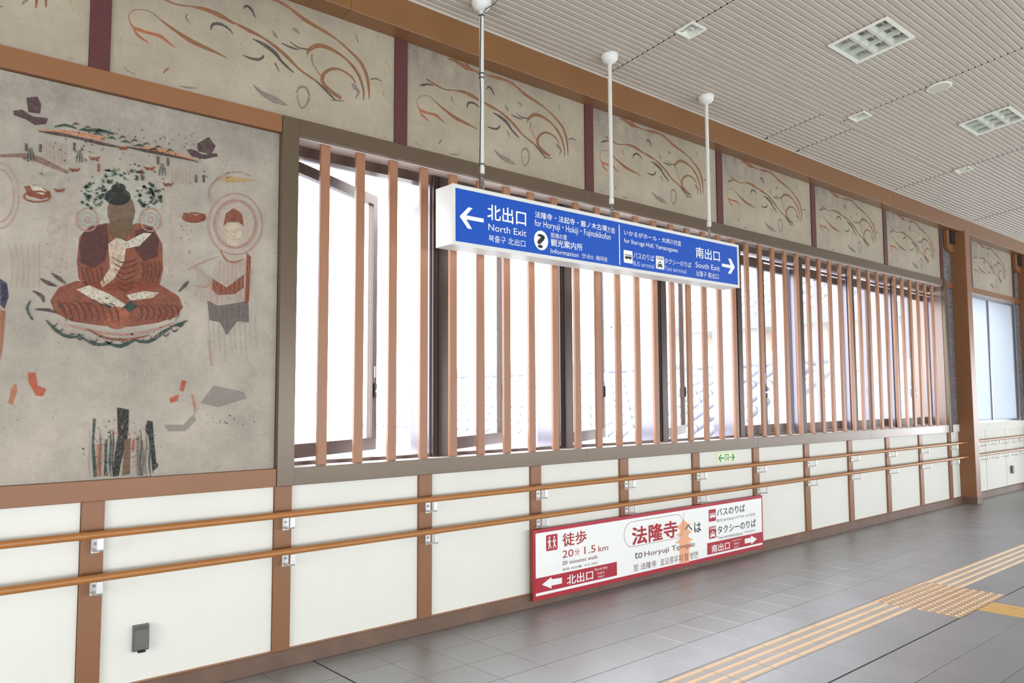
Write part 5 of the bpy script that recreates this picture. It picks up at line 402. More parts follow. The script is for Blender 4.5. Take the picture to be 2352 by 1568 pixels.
# ------------------------------------------------------------------ left wall
wall = MB().box(XL, XR, .012, .36, -.3, 1.0).box(XL, XR, .012, .36, 3.03, 4.42).box(XL, 2.0, .012, .36, 1.0, 3.03).box(11.76, 12.45, .012, .36, 1.0, 3.03).box(14.95, XR, .012, .36, 1.0, 3.03).build('wall_left', 'side_wall', origin=(0, 0, 0), kind='structure')
PC = [1.018+.976*n for n in range(-7, 12)]
edges = [XL] + PC + [12.12]
for a, b_ in zip(edges, edges[1:]):
    MB().bbox(a+(.052 if a != XL else 0), b_-(.052 if b_ != 12.12 else 0), 0, .012, .0955, 1.0, .002).build('wall_panel', 'plaster', wall)
for p in PC: MB().bbox(p-.05, p+.05, -.02, .012, .0955, 1.0, .003).build('post', 'copper_paint', wall)
for a, b_ in ((12.3, 13.17), (13.19, 14.05), (14.07, 14.95), (14.97, 15.06), (15.3, XR)): MB().bbox(a, b_, 0, .012, .0955, .985, .002).build('wall_panel', 'plaster', wall)
# horizontal rails in sections
def rail(x0, x1, z0, z1, y, m): MB().bbox(x0, x1, y, .012, z0, z1, .003).build('rail_section', m, wall)
for z0, z1 in ((1.0, 1.101), (3.032, 3.135)):
    rail(XL, -.5, z0, z1, -.034, 'copper_paint'); rail(-.499, 1.942, z0, z1, -.034, 'copper_paint')
    for a, b_ in ((2.046, 4.47), (4.471, 6.89), (6.891, 9.31), (9.311, 11.725)): rail(a, b_, z0, z1, -.034, 'bronze_paint')
rail(12.3, 15.06, 3.03, 3.12, -.03, 'beam_paint'); rail(12.3, 15.06, .985, 1.10, -.03, 'plaster')
rail(11.835, 12.12, 3.03, 3.115, -.02, 'copper_paint'); rail(11.835, 12.12, 1.0, 1.10, -.02, 'plaster')
rail(15.3, XR, 3.03, 3.12, -.03, 'beam_paint'); rail(15.3, XR, .985, 1.10, -.03, 'plaster')
MB().bbox(1.943, 2.045, -.042, .012, 1.0, 3.132, .003).build('window_post', 'bronze_paint', wall)
MB().bbox(11.73, 11.832, -.042, .012, 1.0, 3.14, .003).build('window_post', 'bronze_paint', wall)
DIV = [-.82, .978, 2.768, 4.56, 6.375, 8.17, 9.98, 11.775]
for d in DIV: MB().bbox(d-.048, d+.048, -.014, .012, 3.137, 3.845, .002).build('frieze_post', 'maroon_paint', wall)
for d in (12.90, 14.82): MB().bbox(d-.045, d+.045, -.014, .012, 3.122, 3.845, .002).build('frieze_post', 'maroon_paint', wall)
for x0, x1, z0, z1 in ((11.833, 12.12, 1.102, 3.028), (11.833, 12.12, 3.117, 3.844), (14.87, 15.06, 3.122, 3.844), (14.90, 15.06, 1.102, 3.028), (12.3, 12.45, 1.102, 3.028), (12.3, 12.85, 3.122, 3.844), (15.3, XR, 1.102, 3.028), (15.3, XR, 3.122, 3.844)):
    MB().bbox(x0, x1, -.006, .012, z0, z1, .002).build('stone_panel', 'stone', wall)
MB().box(2.045, 11.73, -.030, .40, 1.088, 1.1015).build('window_ledge', 'skylit_paint', wall)
MB().box(2.045, 11.73, -.005, .40, 3.026, 3.033).build('window_soffit', 'skylit_paint', wall)
MB().box(11.722, 11.76, .0, .40, 1.10, 3.03).build('window_reveal', 'end_reveal_skylit', wall)
MB().box(2.0, 2.05, .0, .40, 1.10, 3.03).build('window_reveal', 'copper_paint', wall)
# skirting, ceiling beam
bb = prism_x(MB(), [(-.03, .001), (.012, .001), (.012, .0955), (-.022, .0955), (-.03, .088)], XL, 12.12).build('baseboard_left', 'baseboard', kind='structure')
MB().box(XL, 12.12, -.0225, .0, .0957, .0972).build('top_edge', 'base_top', bb)
bb2 = prism_x(MB(), [(-.03, .001), (.012, .001), (.012, .0955), (-.022, .0955), (-.03, .088)], 12.3, XR).build('baseboard_left_far', 'baseboard', kind='structure')
beam = tag(empty('trim_1', (0, 0, 3.844)), kind='structure')
bs = [XL, 2.32, 6.98, 9.95, 12.6, 15.25, 18, XR]
for a, b_ in zip(bs, bs[1:]): MB().bbox(a+.0006, b_-.0006, -.145, .012, 3.846, 4.056, .003).build('beam_section', 'beam_paint', beam)
MB().box(XL, XR, -.153, -.1455, 4.043, 4.057).build('trim_2', 'ceiling_trim', kind='structure')

# ------------------------------------------------------------------ ceiling
K = .13; ZC = 4.058; YR = -4.2
def cz(y): return ZC+K*(-y-.145) if y > YR else ZC+K*(-YR-.145)-K*(YR-y)
ceil = MB()
ceil.quad((XL,.3,cz(.3)+.2), (XR,.3,cz(.3)+.2), (XR,YR,cz(YR)+.2), (XL,YR,cz(YR)+.2)); ceil.quad((XL,YR,cz(YR)+.2), (XR,YR,cz(YR)+.2), (XR,YB-.3,cz(YB-.3)+.2), (XL,YB-.3,cz(YB-.3)+.2))
ceil = ceil.build('ceiling', 'void', origin=(0, 0, 4.0), kind='structure')  # black sheet added above the panels to block light and darken seam gaps
HOLES = [(6.02, -1.645, .235, .218), (8.73, -1.640, .235, .218), (4.645, -.950, .078, .069), (7.325, -.945, .078, .069), (10.0, -.935, .078, .069)]
def sheet(x0, x1, ya, yb):
    P = .05; prof = [(0, 0), (.032, 0), (.038, .008), (.0492, .008)]; pts = []
    y = ya
    while y > yb+1e-6:
        for dy, dz in prof:
            if y-dy > yb: pts.append((y-dy, dz))
        y -= P
    pts.append((yb, 0)); mb = MB(); x1 -= .009
    hs = [h for h in HOLES if x0 < h[0]+h[2] and x1 > h[0]-h[2] and yb < h[1] < ya]
    for h in hs:
        for yc in (h[1]+h[3], h[1]-h[3]):
            for n in range(len(pts)-1):
                (p, dz), (q, ez) = pts[n], pts[n+1]
                if p-1e-5 > yc > q+1e-5: pts.insert(n+1, (yc, dz+(ez-dz)*(p-yc)/(p-q))); break
    for (p, dz), (q, ez) in zip(pts, pts[1:]):
        segs = [(x0, x1)]
        for hx, hy, hw, hd in hs:
            if (p+q)/2 > hy-hd and (p+q)/2 < hy+hd: segs = [s for a, c in segs for s in ((a, min(c, hx-hw)), (max(a, hx+hw), c)) if s[1] > s[0]+1e-6] if True else segs
        for a, c in segs: mb.quad((a, p, cz(p)+dz), (a, q, cz(q)+ez), (c, q, cz(q)+ez), (c, p, cz(p)+dz))
    return mb.build('ceiling_sheet', 'ceiling_sheet', ceil)
def strip_at(x, ya, yb): 
    mb = MB(); mb.v = [(x, ya, cz(ya)-.001), (x+.014, ya, cz(ya)-.001), (x+.014, yb, cz(yb)-.001), (x, yb, cz(yb)-.001), (x, ya, cz(ya)+.003), (x+.014, ya, cz(ya)+.003), (x+.014, yb, cz(yb)+.003), (x, yb, cz(yb)+.003)]
    for f in ((0,1,2,3),(4,5,6,7),(0,1,5,4),(1,2,6,5),(2,3,7,6),(3,0,4,7)): mb.f.append(f); mb.m.append(0)
    mb.build('seam_strip', 'ceiling_trim', ceil)
L1, L2, L3 = -.145, -.765, YR
full = [XL, -3.35, -.70, 1.95, 4.61, 9.95, 12.60, 15.25, 17.9, 20.55, XR]
for a, b_ in zip(full, full[1:]):
    a0 = a+(.014 if a != XL else 0)
    if a != XL: strip_at(a, L1, L3)
    if abs(a-4.61) < .01:
        for c, d in ((a0, 6.965), (6.979, 7.575), (7.589, b_)): sheet(c, d, L1, L2)
        strip_at(6.965, -.19, L2+.01); strip_at(7.575, -.19, L2+.01); strip_at(7.31, L2-.005, L3)
        sheet(a0, 7.31, L2, L3); sheet(7.324, b_, L2, L3)
    else: sheet(a0, b_, L1, L3)
    sheet(a, b_, YR, YB)
# other walls of the concourse, mostly outside the picture
wr = MB().box(XL, XR, YB-.2, YB, -.3, .6).box(XL, XR, YB-.2, YB, 1.9, 4.42)
for k in range(11): x = XL+k*(XR-XL-.3)/10; wr.box(x, x+.3, YB-.2, YB, .6, 1.9)
wr = wr.build('wall_right', 'side_wall', kind='structure')
for k in range(10): x = XL+k*(XR-XL-.3)/10+.3; MB().box(x, XL+(k+1)*(XR-XL-.3)/10, YB-.11, YB-.10, .6, 1.9).build('pane', 'clear_glass', wr)
we = MB().box(XL-.2, XL, YB, .36, 2.6, 4.9).box(XL-.2, XL, YB, -6.15, -.3, 2.6).box(XL-.2, XL, -2.15, .36, -.3, 2.6).build('wall_end', 'side_wall', kind='structure')
wf = MB().box(XR, XR+.2, YB, .36, 2.6, 4.9).box(XR, XR+.2, YB, -6.15, -.3, 2.6).box(XR, XR+.2, -2.15, .36, -.3, 2.6).build('wall_far', 'side_wall', kind='structure')

# ------------------------------------------------------------------ windows behind the lattice
MX = [3.172+1.213*k for k in range(7)]
jam = [2.05]+MX+[11.722]
for n in range(8):
    xl = jam[n]+(.065 if n else 0); xr = jam[n+1]-(.065 if n < 7 else 0)
    w = tag(empty('window_%d' % (n+1), ((xl+xr)/2, .13, 1.10)), kind='structure')
    fr = MB().box(xl, xr, .115, .17, 2.962, 3.026).box(xl, xr, .115, .17, 1.1015, 1.122).box(xl, xl+.025, .12, .17, 1.122, 2.962)
    fr.mi = 1; fr.box(xr-.014, xr, .125, .17, 1.122, 2.962)
    fr.build('frame', ['frame_bronze', 'jamb_metal_skylit'], w)
    MB().box(xl, xr, .17, .27, 2.985, 3.026).build('outer_head', 'jamb_metal_skylit', w)
    if n < 7:
        mu = MB(); mu.mi = 0; mu.box(xr, xr+.13, .10, .122, 1.1015, 3.026); mu.mi = 1; mu.box(xr+.012, xr+.026, .094, .10, 1.11, 3.02); mu.box(xr+.040, xr+.048, .094, .10, 1.11, 3.02)
        mu.mi = 2; mu.box(xr+.004, xr+.126, .1222, .37, 1.1015, 3.026)
        mu.build('mullion', ['frame_bronze', 'gasket', 'jamb_metal_skylit'], w)
    T = .045; hx = xl+.028
    if n < 4:
        ang = math.radians(27); ww = xr-xl-.055; z0, z1 = 1.135, 2.95
        s = MB().box(hx, hx+.055, .14, .14+T, z0, z1).box(hx+ww-.055, hx+ww, .14, .14+T, z0, z1).box(hx+.055, hx+ww-.055, .14, .14+T, z0, z0+.085).box(hx+.055, hx+ww-.055, .14, .14+T, z1-.07, z1)
        sash = s.rot((hx, .14), ang).build('sash', 'frame_bronze', w)
        MB().box(hx+.056, hx+ww-.056, .16, .165, z0+.086, z1-.071).rot((hx, .14), ang).build('pane', 'clear_glass', sash)
        h = MB(); h.mi = 0; h.box(hx+ww-.040, hx+ww-.016, .128, .14, 1.50, 1.60); h.mi = 1; h.box(hx+ww-.034, hx+ww-.022, .10, .128, 1.535, 1.552); h.box(hx+ww-.05, hx+ww+.01, .092, .102, 1.538, 1.549)
        h.rot((hx, .14), ang).build('handle', ['gasket', 'alu'], sash)
        MB().box(hx+ww-.036, hx+ww-.020, .138, .1395, 1.64, 1.72).rot((hx, .14), ang).build('sticker', 'print_white', sash)
    else:
        z0, z1 = 1.122, 2.905; xm = (xl+xr)/2-.06
        MB().box(xl, xr, .12, .15, 2.905, 2.925).build('transom_bar', 'frame_bronze', w)
        kw = .05 if n == 4 else .022
        s = MB().box(hx, xm, .135, .135+T, z0, z0+.09).box(hx, xm, .135, .135+T, z1-.075, z1).box(hx, hx+.02, .135, .135+T, z0+.09, z1-.075).box(xm-kw, xm, .135, .135+T, z0+.09, z1-.075)
        sash = s.build('sash', 'frame_bronze', w); MB().box(hx+.021, xm-kw-.001, .155, .16, z0+.091, z1-.076).build('pane', 'clear_glass', sash)
        h = MB(); h.mi = 0; h.box(xm-.040, xm-.014, .120, .135, 1.49, 1.60); h.mi = 1; h.box(xm-.05, xm+.0, .092, .12, 1.535, 1.55); h.build('handle', ['gasket', 'alu'], sash)
        MB().box(xm-.036, xm-.018, .1335, .1348, 1.63, 1.74).build('sticker', 'print_white', sash)
        s = MB().box(xm+.002, xr-.028, .185, .185+T, z0, z0+.09).box(xm+.002, xr-.028, .185, .185+T, z1-.075, z1); s.mi = 1; s.box(xr-.05, xr-.028, .185, .185+T, z0+.09, z1-.075).box(xm+.002, xm+.012, .185, .185+T, z0+.09, z1-.075)
        sash = s.build('sash', ['frame_bronze', 'jamb_metal_skylit'], w); MB().box(xm+.013, xr-.051, .205, .21, z0+.091, z1-.076).build('pane', 'clear_glass', sash)
w9 = tag(empty('window_9', (13.6, .1, 1.10)), kind='structure')
MB().box(12.45, 14.95, .05, .11, 1.10, 1.13).box(12.45, 14.95, .05, .11, 3.0, 3.03).box(12.45, 12.49, .05, .11, 1.13, 3.0).box(14.91, 14.95, .05, .11, 1.13, 3.0).box(13.72, 13.76, .05, .11, 1.13, 3.0).build('frame', 'jamb_metal_skylit', w9)
MB().box(12.49, 13.72, .07, .08, 1.13, 3.0).build('pane', 'frosted_glass', w9); MB().box(13.76, 14.91, .07, .08, 1.13, 3.0).build('pane', 'frosted_glass', w9)

# ------------------------------------------------------------------ lattice screen
lat = tag(empty('lattice_screen', (6.9, .015, 1.10)), 'long screen of upright light brown slats standing in the window opening', 'screen')
sl = MB().bbox(2.209, 2.270, 0, .026, 1.102, 3.025, .003).build('slat', 'slat_paint', lat)
for i in range(1, 39): clone(sl, (2.2415+.24197*i, .015, 1.102), lat)

# ------------------------------------------------------------------ columns and wall brackets
def column(x0, x1, label):
    c = tag(MB().bbox(x0, x1, -.205, .01, .001, 3.845, .006).build('column', 'copper_paint'), label, 'column')
    MB().box(x0-.003, x1+.003, -.208, .008, .001, .10).build('base_plate', 'baseboard', c)
column(12.122, 12.298, 'square brown column nearer of two, right after the slatted window'); column(15.062, 15.298, 'farther brown column at the right edge beyond the frosted window')
for x, lab in ((11.86, 'chamfered brown bracket plate under the ceiling beam beside the nearer column'), (14.80, 'chamfered brown bracket plate under the beam beside the farther column')):
    r = tag(MB().prism([(x, 3.843), (x, 3.60), (x+.10, 3.545), (x+.258, 3.545), (x+.258, 3.843)], -.06, -.0145).build('bracket_plate', 'copper_paint'), lab, 'bracket')
    MB().box(x+.10, x+.22, -.085, -.06, 3.66, 3.84).build('recess_box', 'gasket', r)

# ------------------------------------------------------------------ handrails
def handrail(z, y, label):
    r = tag(empty('handrail', (4, y, z)), label, 'handrail', 'handrails along the wall')
    MB().tube([(XL+.1, y, z), (XR-.3, y, z)], .0185, 16).build('rail', 'rail_wood', r, smooth=True)
    b0 = None; s0 = None
    xs = [p+.012 for p in PC] + [12.45+.45*k for k in range(20)]
    for x in xs:
        yp = -.0205 if x < 12 else -.0005; o = (x, y, z-.10)
        b = MB().box(x-.019, x+.019, yp-.006, yp, z-.096, z-.022)
        prism_x(b, [(yp-.006, z-.092), (y-.004, z-.080), (y-.012, z-.070), (y-.012, z-.017), (y-.004, z-.017), (y-.004, z-.066), (y+.004, z-.070), (yp-.006, z-.083)], x-.014, x+.014)
        bo = b.build('bracket', 'alu', r); MB().tube([(x, yp-.0062, z-.052), (x, yp-.012, z-.052)], .0075, 10).build('screw', 'screw', bo, smooth=True)
handrail(.85, -.100, 'upper of the two round orange brown handrails along the wall')
handrail(.65, -.112, 'lower of the two round orange brown handrails along the wall')

# ------------------------------------------------------------------ murals
def ribbons(data, y0, dx, dz, root, name):
    for k, (c, pts) in enumerate(data):
        mb = MB(); strip(mb, [(p[0]+dx, p[1]+dz, p[2]) for p in pts], y0-.00004*(k % 20)); paint(c); mb.build(name, 'paint_'+c, root)
FL = ['cut off at the top left corner', 'above the big mural, largest in view', 'behind the leftmost sign rod', 'between the middle and right sign rods',
 'just right of the rightmost sign rod', 'second to the left of the nearer column', 'ending at the nearer brown column']
first = None
for n, (a, b_) in enumerate(zip(DIV, DIV[1:])):
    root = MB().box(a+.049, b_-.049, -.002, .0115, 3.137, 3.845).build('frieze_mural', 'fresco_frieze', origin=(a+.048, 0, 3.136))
    tag(root, 'cream frieze panel with brown ribbon swirls '+FL[n], 'mural', 'frieze panels under the beam')
    if n == 0: first = []; ribbons([(c, [(p[0], p[1], p[2]*1.5) for p in q]) for c, q in FRIEZE], -.0024, a+.048, 3.135, root, 'painted_ribbon'); first = list(root.children)
    else:
        for ch in first: clone(ch, WL[ch.name]+Vector((a-DIV[0], 0, 0)), root)
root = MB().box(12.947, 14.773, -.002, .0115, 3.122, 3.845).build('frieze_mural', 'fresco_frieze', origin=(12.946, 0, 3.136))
tag(root, 'faded cream frieze panel with brown ribbon swirls between the two brown columns', 'mural', 'frieze panels under the beam')
for ch in first: clone(ch, WL[ch.name]+Vector((12.946-DIV[0]-.048, 0, 0)), root)
mm_ = MB().box(-.5, 1.94, -.002, .008, 1.105, 3.028).build('large_mural', 'fresco_main', origin=(0, 0, 1.1))
tag(mm_, 'large weathered wall painting with a rust robed seated shape, left of the windows', 'mural')
MB().box(-.53, -.5, -.003, .0115, 1.103, 3.030).build('edge_trim', 'gasket', mm_)
for k, (c, pts) in enumerate(MPOLY):
    paint(c); mb = MB(); mb.quad(*[(p[0], -.0024-.00006*k, p[1]) for p in pts]); mb.build('painted_patch', 'paint_'+c, mm_)
ribbons(MRIB, -.0072, 0, 0, mm_, 'painted_line')
by = {}
for c, x, z, s_ in MSPK:
    mb = by.setdefault(c, MB()); n = random.choice((5, 6, 7)); pts = []
    for q in range(n): a = q*6.283/n; rr = s_*random.uniform(.45, 1.15); pts.append((x+rr*math.cos(a), -.0078, z+rr*math.sin(a)))
    mb.quad(*pts)
for c, mb in by.items(): paint(c); mb.build('paint_flecks', 'paint_'+c, mm_, kind='stuff')

# ------------------------------------------------------------------ hanging sign
TL = .0042; sg = tag(empty('hanging_sign', (2.86, -.36, 2.43)), 'long blue direction sign in a white box hanging from three rods', 'sign')
u = lambda x, z: z-TL*(x-2.86)
MB().bbox(2.858, 5.985, -.443, -.275, 2.430, 2.806, .004).build('casing', 'white_metal', sg)
f = MB()
for a in ((2.858, 5.985, 2.784, 2.808), (2.858, 5.985, 2.428, 2.452), (2.858, 2.882, 2.452, 2.784), (5.961, 5.985, 2.452, 2.784)): f.box(a[0], a[1], -.449, -.4431, a[2], a[3])
f.build('face_frame', 'white_metal', sg)
MB().box(2.8825, 5.9605, -.4448, -.4432, 2.4525, 2.7835).build('face_panel', 'sign_blue', sg)
ys = -.4452
CM = {'w': 'print_white', 'p': 'print_pale', 'k': 'print_dark', 'r': 'print_red', 'b': 'print_brown', 'g': 'print_gray'}
for nm in ('arrowL', 'arrowR'): flat('arrow', [(x, u(x, z)) for x, z in BP[nm]], ys, .0006, 'print_white', sg)
flat('information_disc', circle(3.608, u(3.6, 2.5505), .0650, .0665), ys, .0006, 'print_white', sg)
plate('divider', 4.403, 4.412, u(4.4, 2.473), u(4.4, 2.774), ys, .0006, 'print_white', sg)
flat('pictogram_plate', rrect(4.454, 4.555, u(4.5, 2.496), u(4.5, 2.591), .008), ys, .0006, 'print_white', sg)
flat('pictogram_plate', rrect(4.834, 4.936, u(4.88, 2.491), u(4.88, 2.592), .008), ys, .0006, 'print_white', sg)
def bus(x0, x1, z0, z1, y, fg, bgm, root):
    w_, h_ = x1-x0, z1-z0; X = lambda t: x0+w_*t; Z = lambda t: z0+h_*t
    flat('bus_symbol', [(X(0), Z(.2)), (X(.02), Z(.95)), (X(.06), Z(1)), (X(.97), Z(1)), (X(1), Z(.93)), (X(1), Z(.2))], y, .0004, fg, root)
    b = MB()
    for k in range(5): b.box(X(.13+k*.17), X(.25+k*.17), y-.0007, y-.0004, Z(.62), Z(.88))
    b.box(X(.02), X(.08), y-.0007, y-.0004, Z(.45), Z(.88)); b.build('bus_windows', bgm, root)
    b = MB(); b.prism(circle(X(.25), Z(.18), w_*.09, w_*.09, 14), y-.0006, y); b.prism(circle(X(.75), Z(.18), w_*.09, w_*.09, 14), y-.0006, y); b.build('bus_wheels', fg, root)
def taxi(x0, x1, z0, z1, y, fg, bgm, root):
    w_, h_ = x1-x0, z1-z0; X = lambda t: x0+w_*t; Z = lambda t: z0+h_*t
    flat('taxi_symbol', [(X(0), Z(.15)), (X(0), Z(.5)), (X(.1), Z(.6)), (X(.22), Z(.85)), (X(.38), Z(.87)), (X(.4), Z(1)), (X(.6), Z(1)), (X(.62), Z(.87)), (X(.78), Z(.85)), (X(.9), Z(.6)), (X(1), Z(.5)), (X(1), Z(.15)), (X(.95), Z(0)), (X(.8), Z(0)), (X(.8), Z(.15)), (X(.2), Z(.15)), (X(.2), Z(0)), (X(.05), Z(0))], y, .0004, fg, root)
    b = MB(); b.prism([(X(.2), Z(.6)), (X(.28), Z(.78)), (X(.72), Z(.78)), (X(.8), Z(.6))], y-.0007, y-.0004); b.prism(circle(X(.2), Z(.4), w_*.08, w_*.08, 12), y-.0007, y-.0004); b.prism(circle(X(.8), Z(.4), w_*.08, w_*.08, 12), y-.0007, y-.0004); b.build('taxi_windows', bgm, root)
bus(4.466, 4.544, u(4.5, 2.522), u(4.5, 2.560), ys-.0007, 'print_dark', 'print_white', sg)
taxi(4.855, 4.913, u(4.88, 2.501), u(4.88, 2.552), ys-.0007, 'print_dark', 'print_white', sg)
for s_, a, b_, c, d, k, w_ in BLUE: text(s_, a, u(a, b_), c, u(c, d) if c-a < 1 else u(c, d), CM[k], ys-.0010, sg, w_)

# lower board
y0 = -.0565; bd = tag(MB().bbox(3.865, 6.877, y0-.012, y0, .051, .550, .001).build('route_board', 'board_red'), 'white and red walking route board leaning on the wall under the handrails', 'sign')
yb_ = y0-.0122
flat('white_field', [(3.888, .104), (3.888, .524), (6.858, .524), (6.858, .084), (3.888, .084)], yb_, .0004, 'board_white', bd)
flat('red_band', [(3.880, .104), (3.880, .209), (4.756, .209), (4.756, .104)], yb_-.0005, .0004, 'board_red', bd)
flat('red_band', [(5.959, .102), (5.959, .204), (6.866, .204), (6.866, .102)], yb_-.0005, .0004, 'board_red', bd)
yt = yb_-.0011
for nm in ('arrowL', 'arrowR'): flat('arrow', RP[nm], yt, .0004, 'board_white', bd)
flat('pagoda_symbol', RP['pagoda'], yt+.0004, .0004, 'pagoda_orange', bd)
px0, px1, pz0, pz1 = 4.845, 5.622, .299, .500; o_ = rrect(px0, px1, pz0, pz1, .0995, 10); i_ = rrect(px0+.003, px1-.003, pz0+.003, pz1-.003, .0965, 10)
pm = MB()
for q in range(len(o_)):
    r_ = (q+1) % len(o_); pm.quad((o_[q][0], yt-.0004, o_[q][1]), (o_[r_][0], yt-.0004, o_[r_][1]), (i_[r_][0], yt-.0004, i_[r_][1]), (i_[q][0], yt-.0004, i_[q][1]))
pm.build('name_outline', 'print_brown', bd)
flat('pictogram_plate', rrect(3.991, 4.107, .386, .501, .010), yb_-.0005, .0004, 'board_red', bd)
flat('pictogram_plate', rrect(5.992, 6.102, .387, .493, .002), yb_-.0005, .0004, 'board_red', bd)
flat('pictogram_plate', rrect(5.990, 6.100, .237, .343, .002), yb_-.0005, .0004, 'board_red', bd)
bus(6.005, 6.092, .415, .458, yt, 'board_white', 'board_red', bd); taxi(6.010, 6.082, .246, .300, yt, 'board_white', 'board_red', bd)
for cx in (4.024, 4.073):
    wk = MB(); wk.prism(circle(cx+.001, .480, .0075, .0075, 12), yt-.0004, yt); wk.prism([(cx-.009, .468), (cx+.009, .468), (cx+.008, .436), (cx-.006, .436)], yt-.0004, yt)
    for p in (((cx-.008, .466), (cx-.020, .447), (cx-.016, .444), (cx-.003, .458)), ((cx+.007, .467), (cx+.019, .450), (cx+.016, .446), (cx+.002, .456)), ((cx-.006, .438), (cx-.012, .397), (cx-.006, .396), (cx+.003, .436)), ((cx, .438), (cx+.004, .418), (cx+.018, .400), (cx+.022, .405), (cx+.011, .422), (cx+.008, .438))): wk.prism(list(p), yt-.0004, yt)
    wk.build('walking_figure', 'board_white', bd)
for s_, a, b_, c, d, k, w_ in RED: text(s_, a, b_, c, d, CM[k], yt-.0006, bd, w_)
for x in (3.93, 4.94, 6.85): MB().tube([(x, -.064, .5505), (x+.004, -.060, .572), (x-.002, -.05, .562)], .0015, 6).build('tie_wire', 'cable', bd)

# exit plate
ex = tag(MB().bbox(6.235, 6.540, -.005, -.0002, .890, .977, .001).build('exit_plate', 'exit_plate'), 'small pale green exit plate with two green arrows under the window rail', 'sign')
for nm in ('aL', 'aR'): flat('arrow', EX[nm], -.0052, .0004, 'exit_green', ex)
dm = MB().box(6.358, 6.368, -.0057, -.0052, .900, .963).box(6.414, 6.424, -.0057, -.0052, .900, .963).box(6.358, 6.424, -.0057, -.0052, .955, .963)
dm.prism(circle(6.394, .944, .005, .005, 10), -.0057, -.0052); dm.prism([(6.384, .938), (6.400, .936), (6.398, .918), (6.388, .918)], -.0057, -.0052); dm.prism([(6.386, .920), (6.378, .902), (6.383, .901), (6.393, .918)], -.0057, -.0052); dm.prism([(6.392, .920), (6.404, .910), (6.406, .901), (6.411, .903), (6.408, .914), (6.398, .922)], -.0057, -.0052)
dm.build('doorway_symbol', 'exit_green', ex)
sc_ = MB()
for x in (6.243, 6.532):
    for z in (.897, .970): sc_.tube([(x, -.005, z), (x, -.007, z)], .003, 8)
sc_.build('screws', 'screw', ex)

# ------------------------------------------------------------------ pendant rods
def pendant(x, label, cable):
    y = -.375; zt = cz(y)+.004; zs = 2.822+TL*(x-2.86)
    r = tag(empty('pendant_rod', (x, y, zs)), label, 'rod', 'rods holding the blue sign')
    prof = [(.067, 0), (.066, -.018), (.060, -.038), (.048, -.055), (.030, -.067), (.014, -.071)]; c = MB(); n = 24
    for rr, dz in prof: c.v += [(x+rr*math.cos(2*math.pi*k/n), y+rr*math.sin(2*math.pi*k/n), zt+dz+.002-(K*rr*math.sin(2*math.pi*k/n) if dz == 0 else 0)) for k in range(n)]
    for a in range(len(prof)-1):
        for k in range(n): c.f.append((a*n+k, a*n+(k+1) % n, (a+1)*n+(k+1) % n, (a+1)*n+k)); c.m.append(0)
    c.f.append(tuple((len(prof)-1)*n+k for k in range(n))); c.m.append(0)
    c.build('canopy', 'white_metal', r, smooth=True)
    MB().tube([(x, y, zs+.16), (x, y, zt-.065)], .0155, 14).build('tube', 'pipe_white', r, smooth=True)
    MB().tube([(x, y, zs+.115), (x, y, zs+.158)], .0185, 14).build('sleeve', 'white_metal', r, smooth=True)
    t = MB().tube([(x, y, zs+.085), (x, y, zs+.118)], .008, 8)
    for dx, z in ((-.010, zs+.06), (.010, zs+.06)): t.tube([(x+dx, y, z-.02), (x+dx, y, z+.025)], .004, 8)
    t.tube([(x-.013, y, zs+.085), (x+.013, y, zs+.085)], .006, 8).tube([(x-.013, y, zs+.04), (x+.013, y, zs+.04)], .006, 8).tube([(x, y, zs-.002), (x, y, zs+.04)], .009, 8).tube([(x, y-.012, zs+.006), (x, y+.012, zs+.006)], .012, 8)
    t.build('turnbuckle', 'screw', r, smooth=True)
    if cable:
        MB().tube([(x-.045, y-.03, zt+.04), (x+.10, y-.06, zt+.03), (x+.05, y-.075, zt-.03), (x-.006, y-.05, zt-.075), (x-.016, y-.012, zt-.11), (x-.0185, y-.006, zt-.5), (x-.0165, y-.010, zs+.6), (x-.0185, y-.006, zs+.3), (x-.030, y-.014, zs+.11), (x-.026, y-.01, zs+.001)], .0035, 8).build('cable', 'cable', r, smooth=True)
        q = MB()
        for z in (zt-.10, zt-.49, zs+.175, zs+.75): q.tube([(x, y, z-.004), (x, y, z+.004)], .0195, 12)
        q.build('cable_ties', 'cable', r)
pendant(3.150, 'nearest sign rod, leftmost, with a dark cable taped down it', True); pendant(4.405, 'middle of the three white rods holding the blue sign', False); pendant(5.655, 'rightmost white rod holding the far end of the blue sign', False)

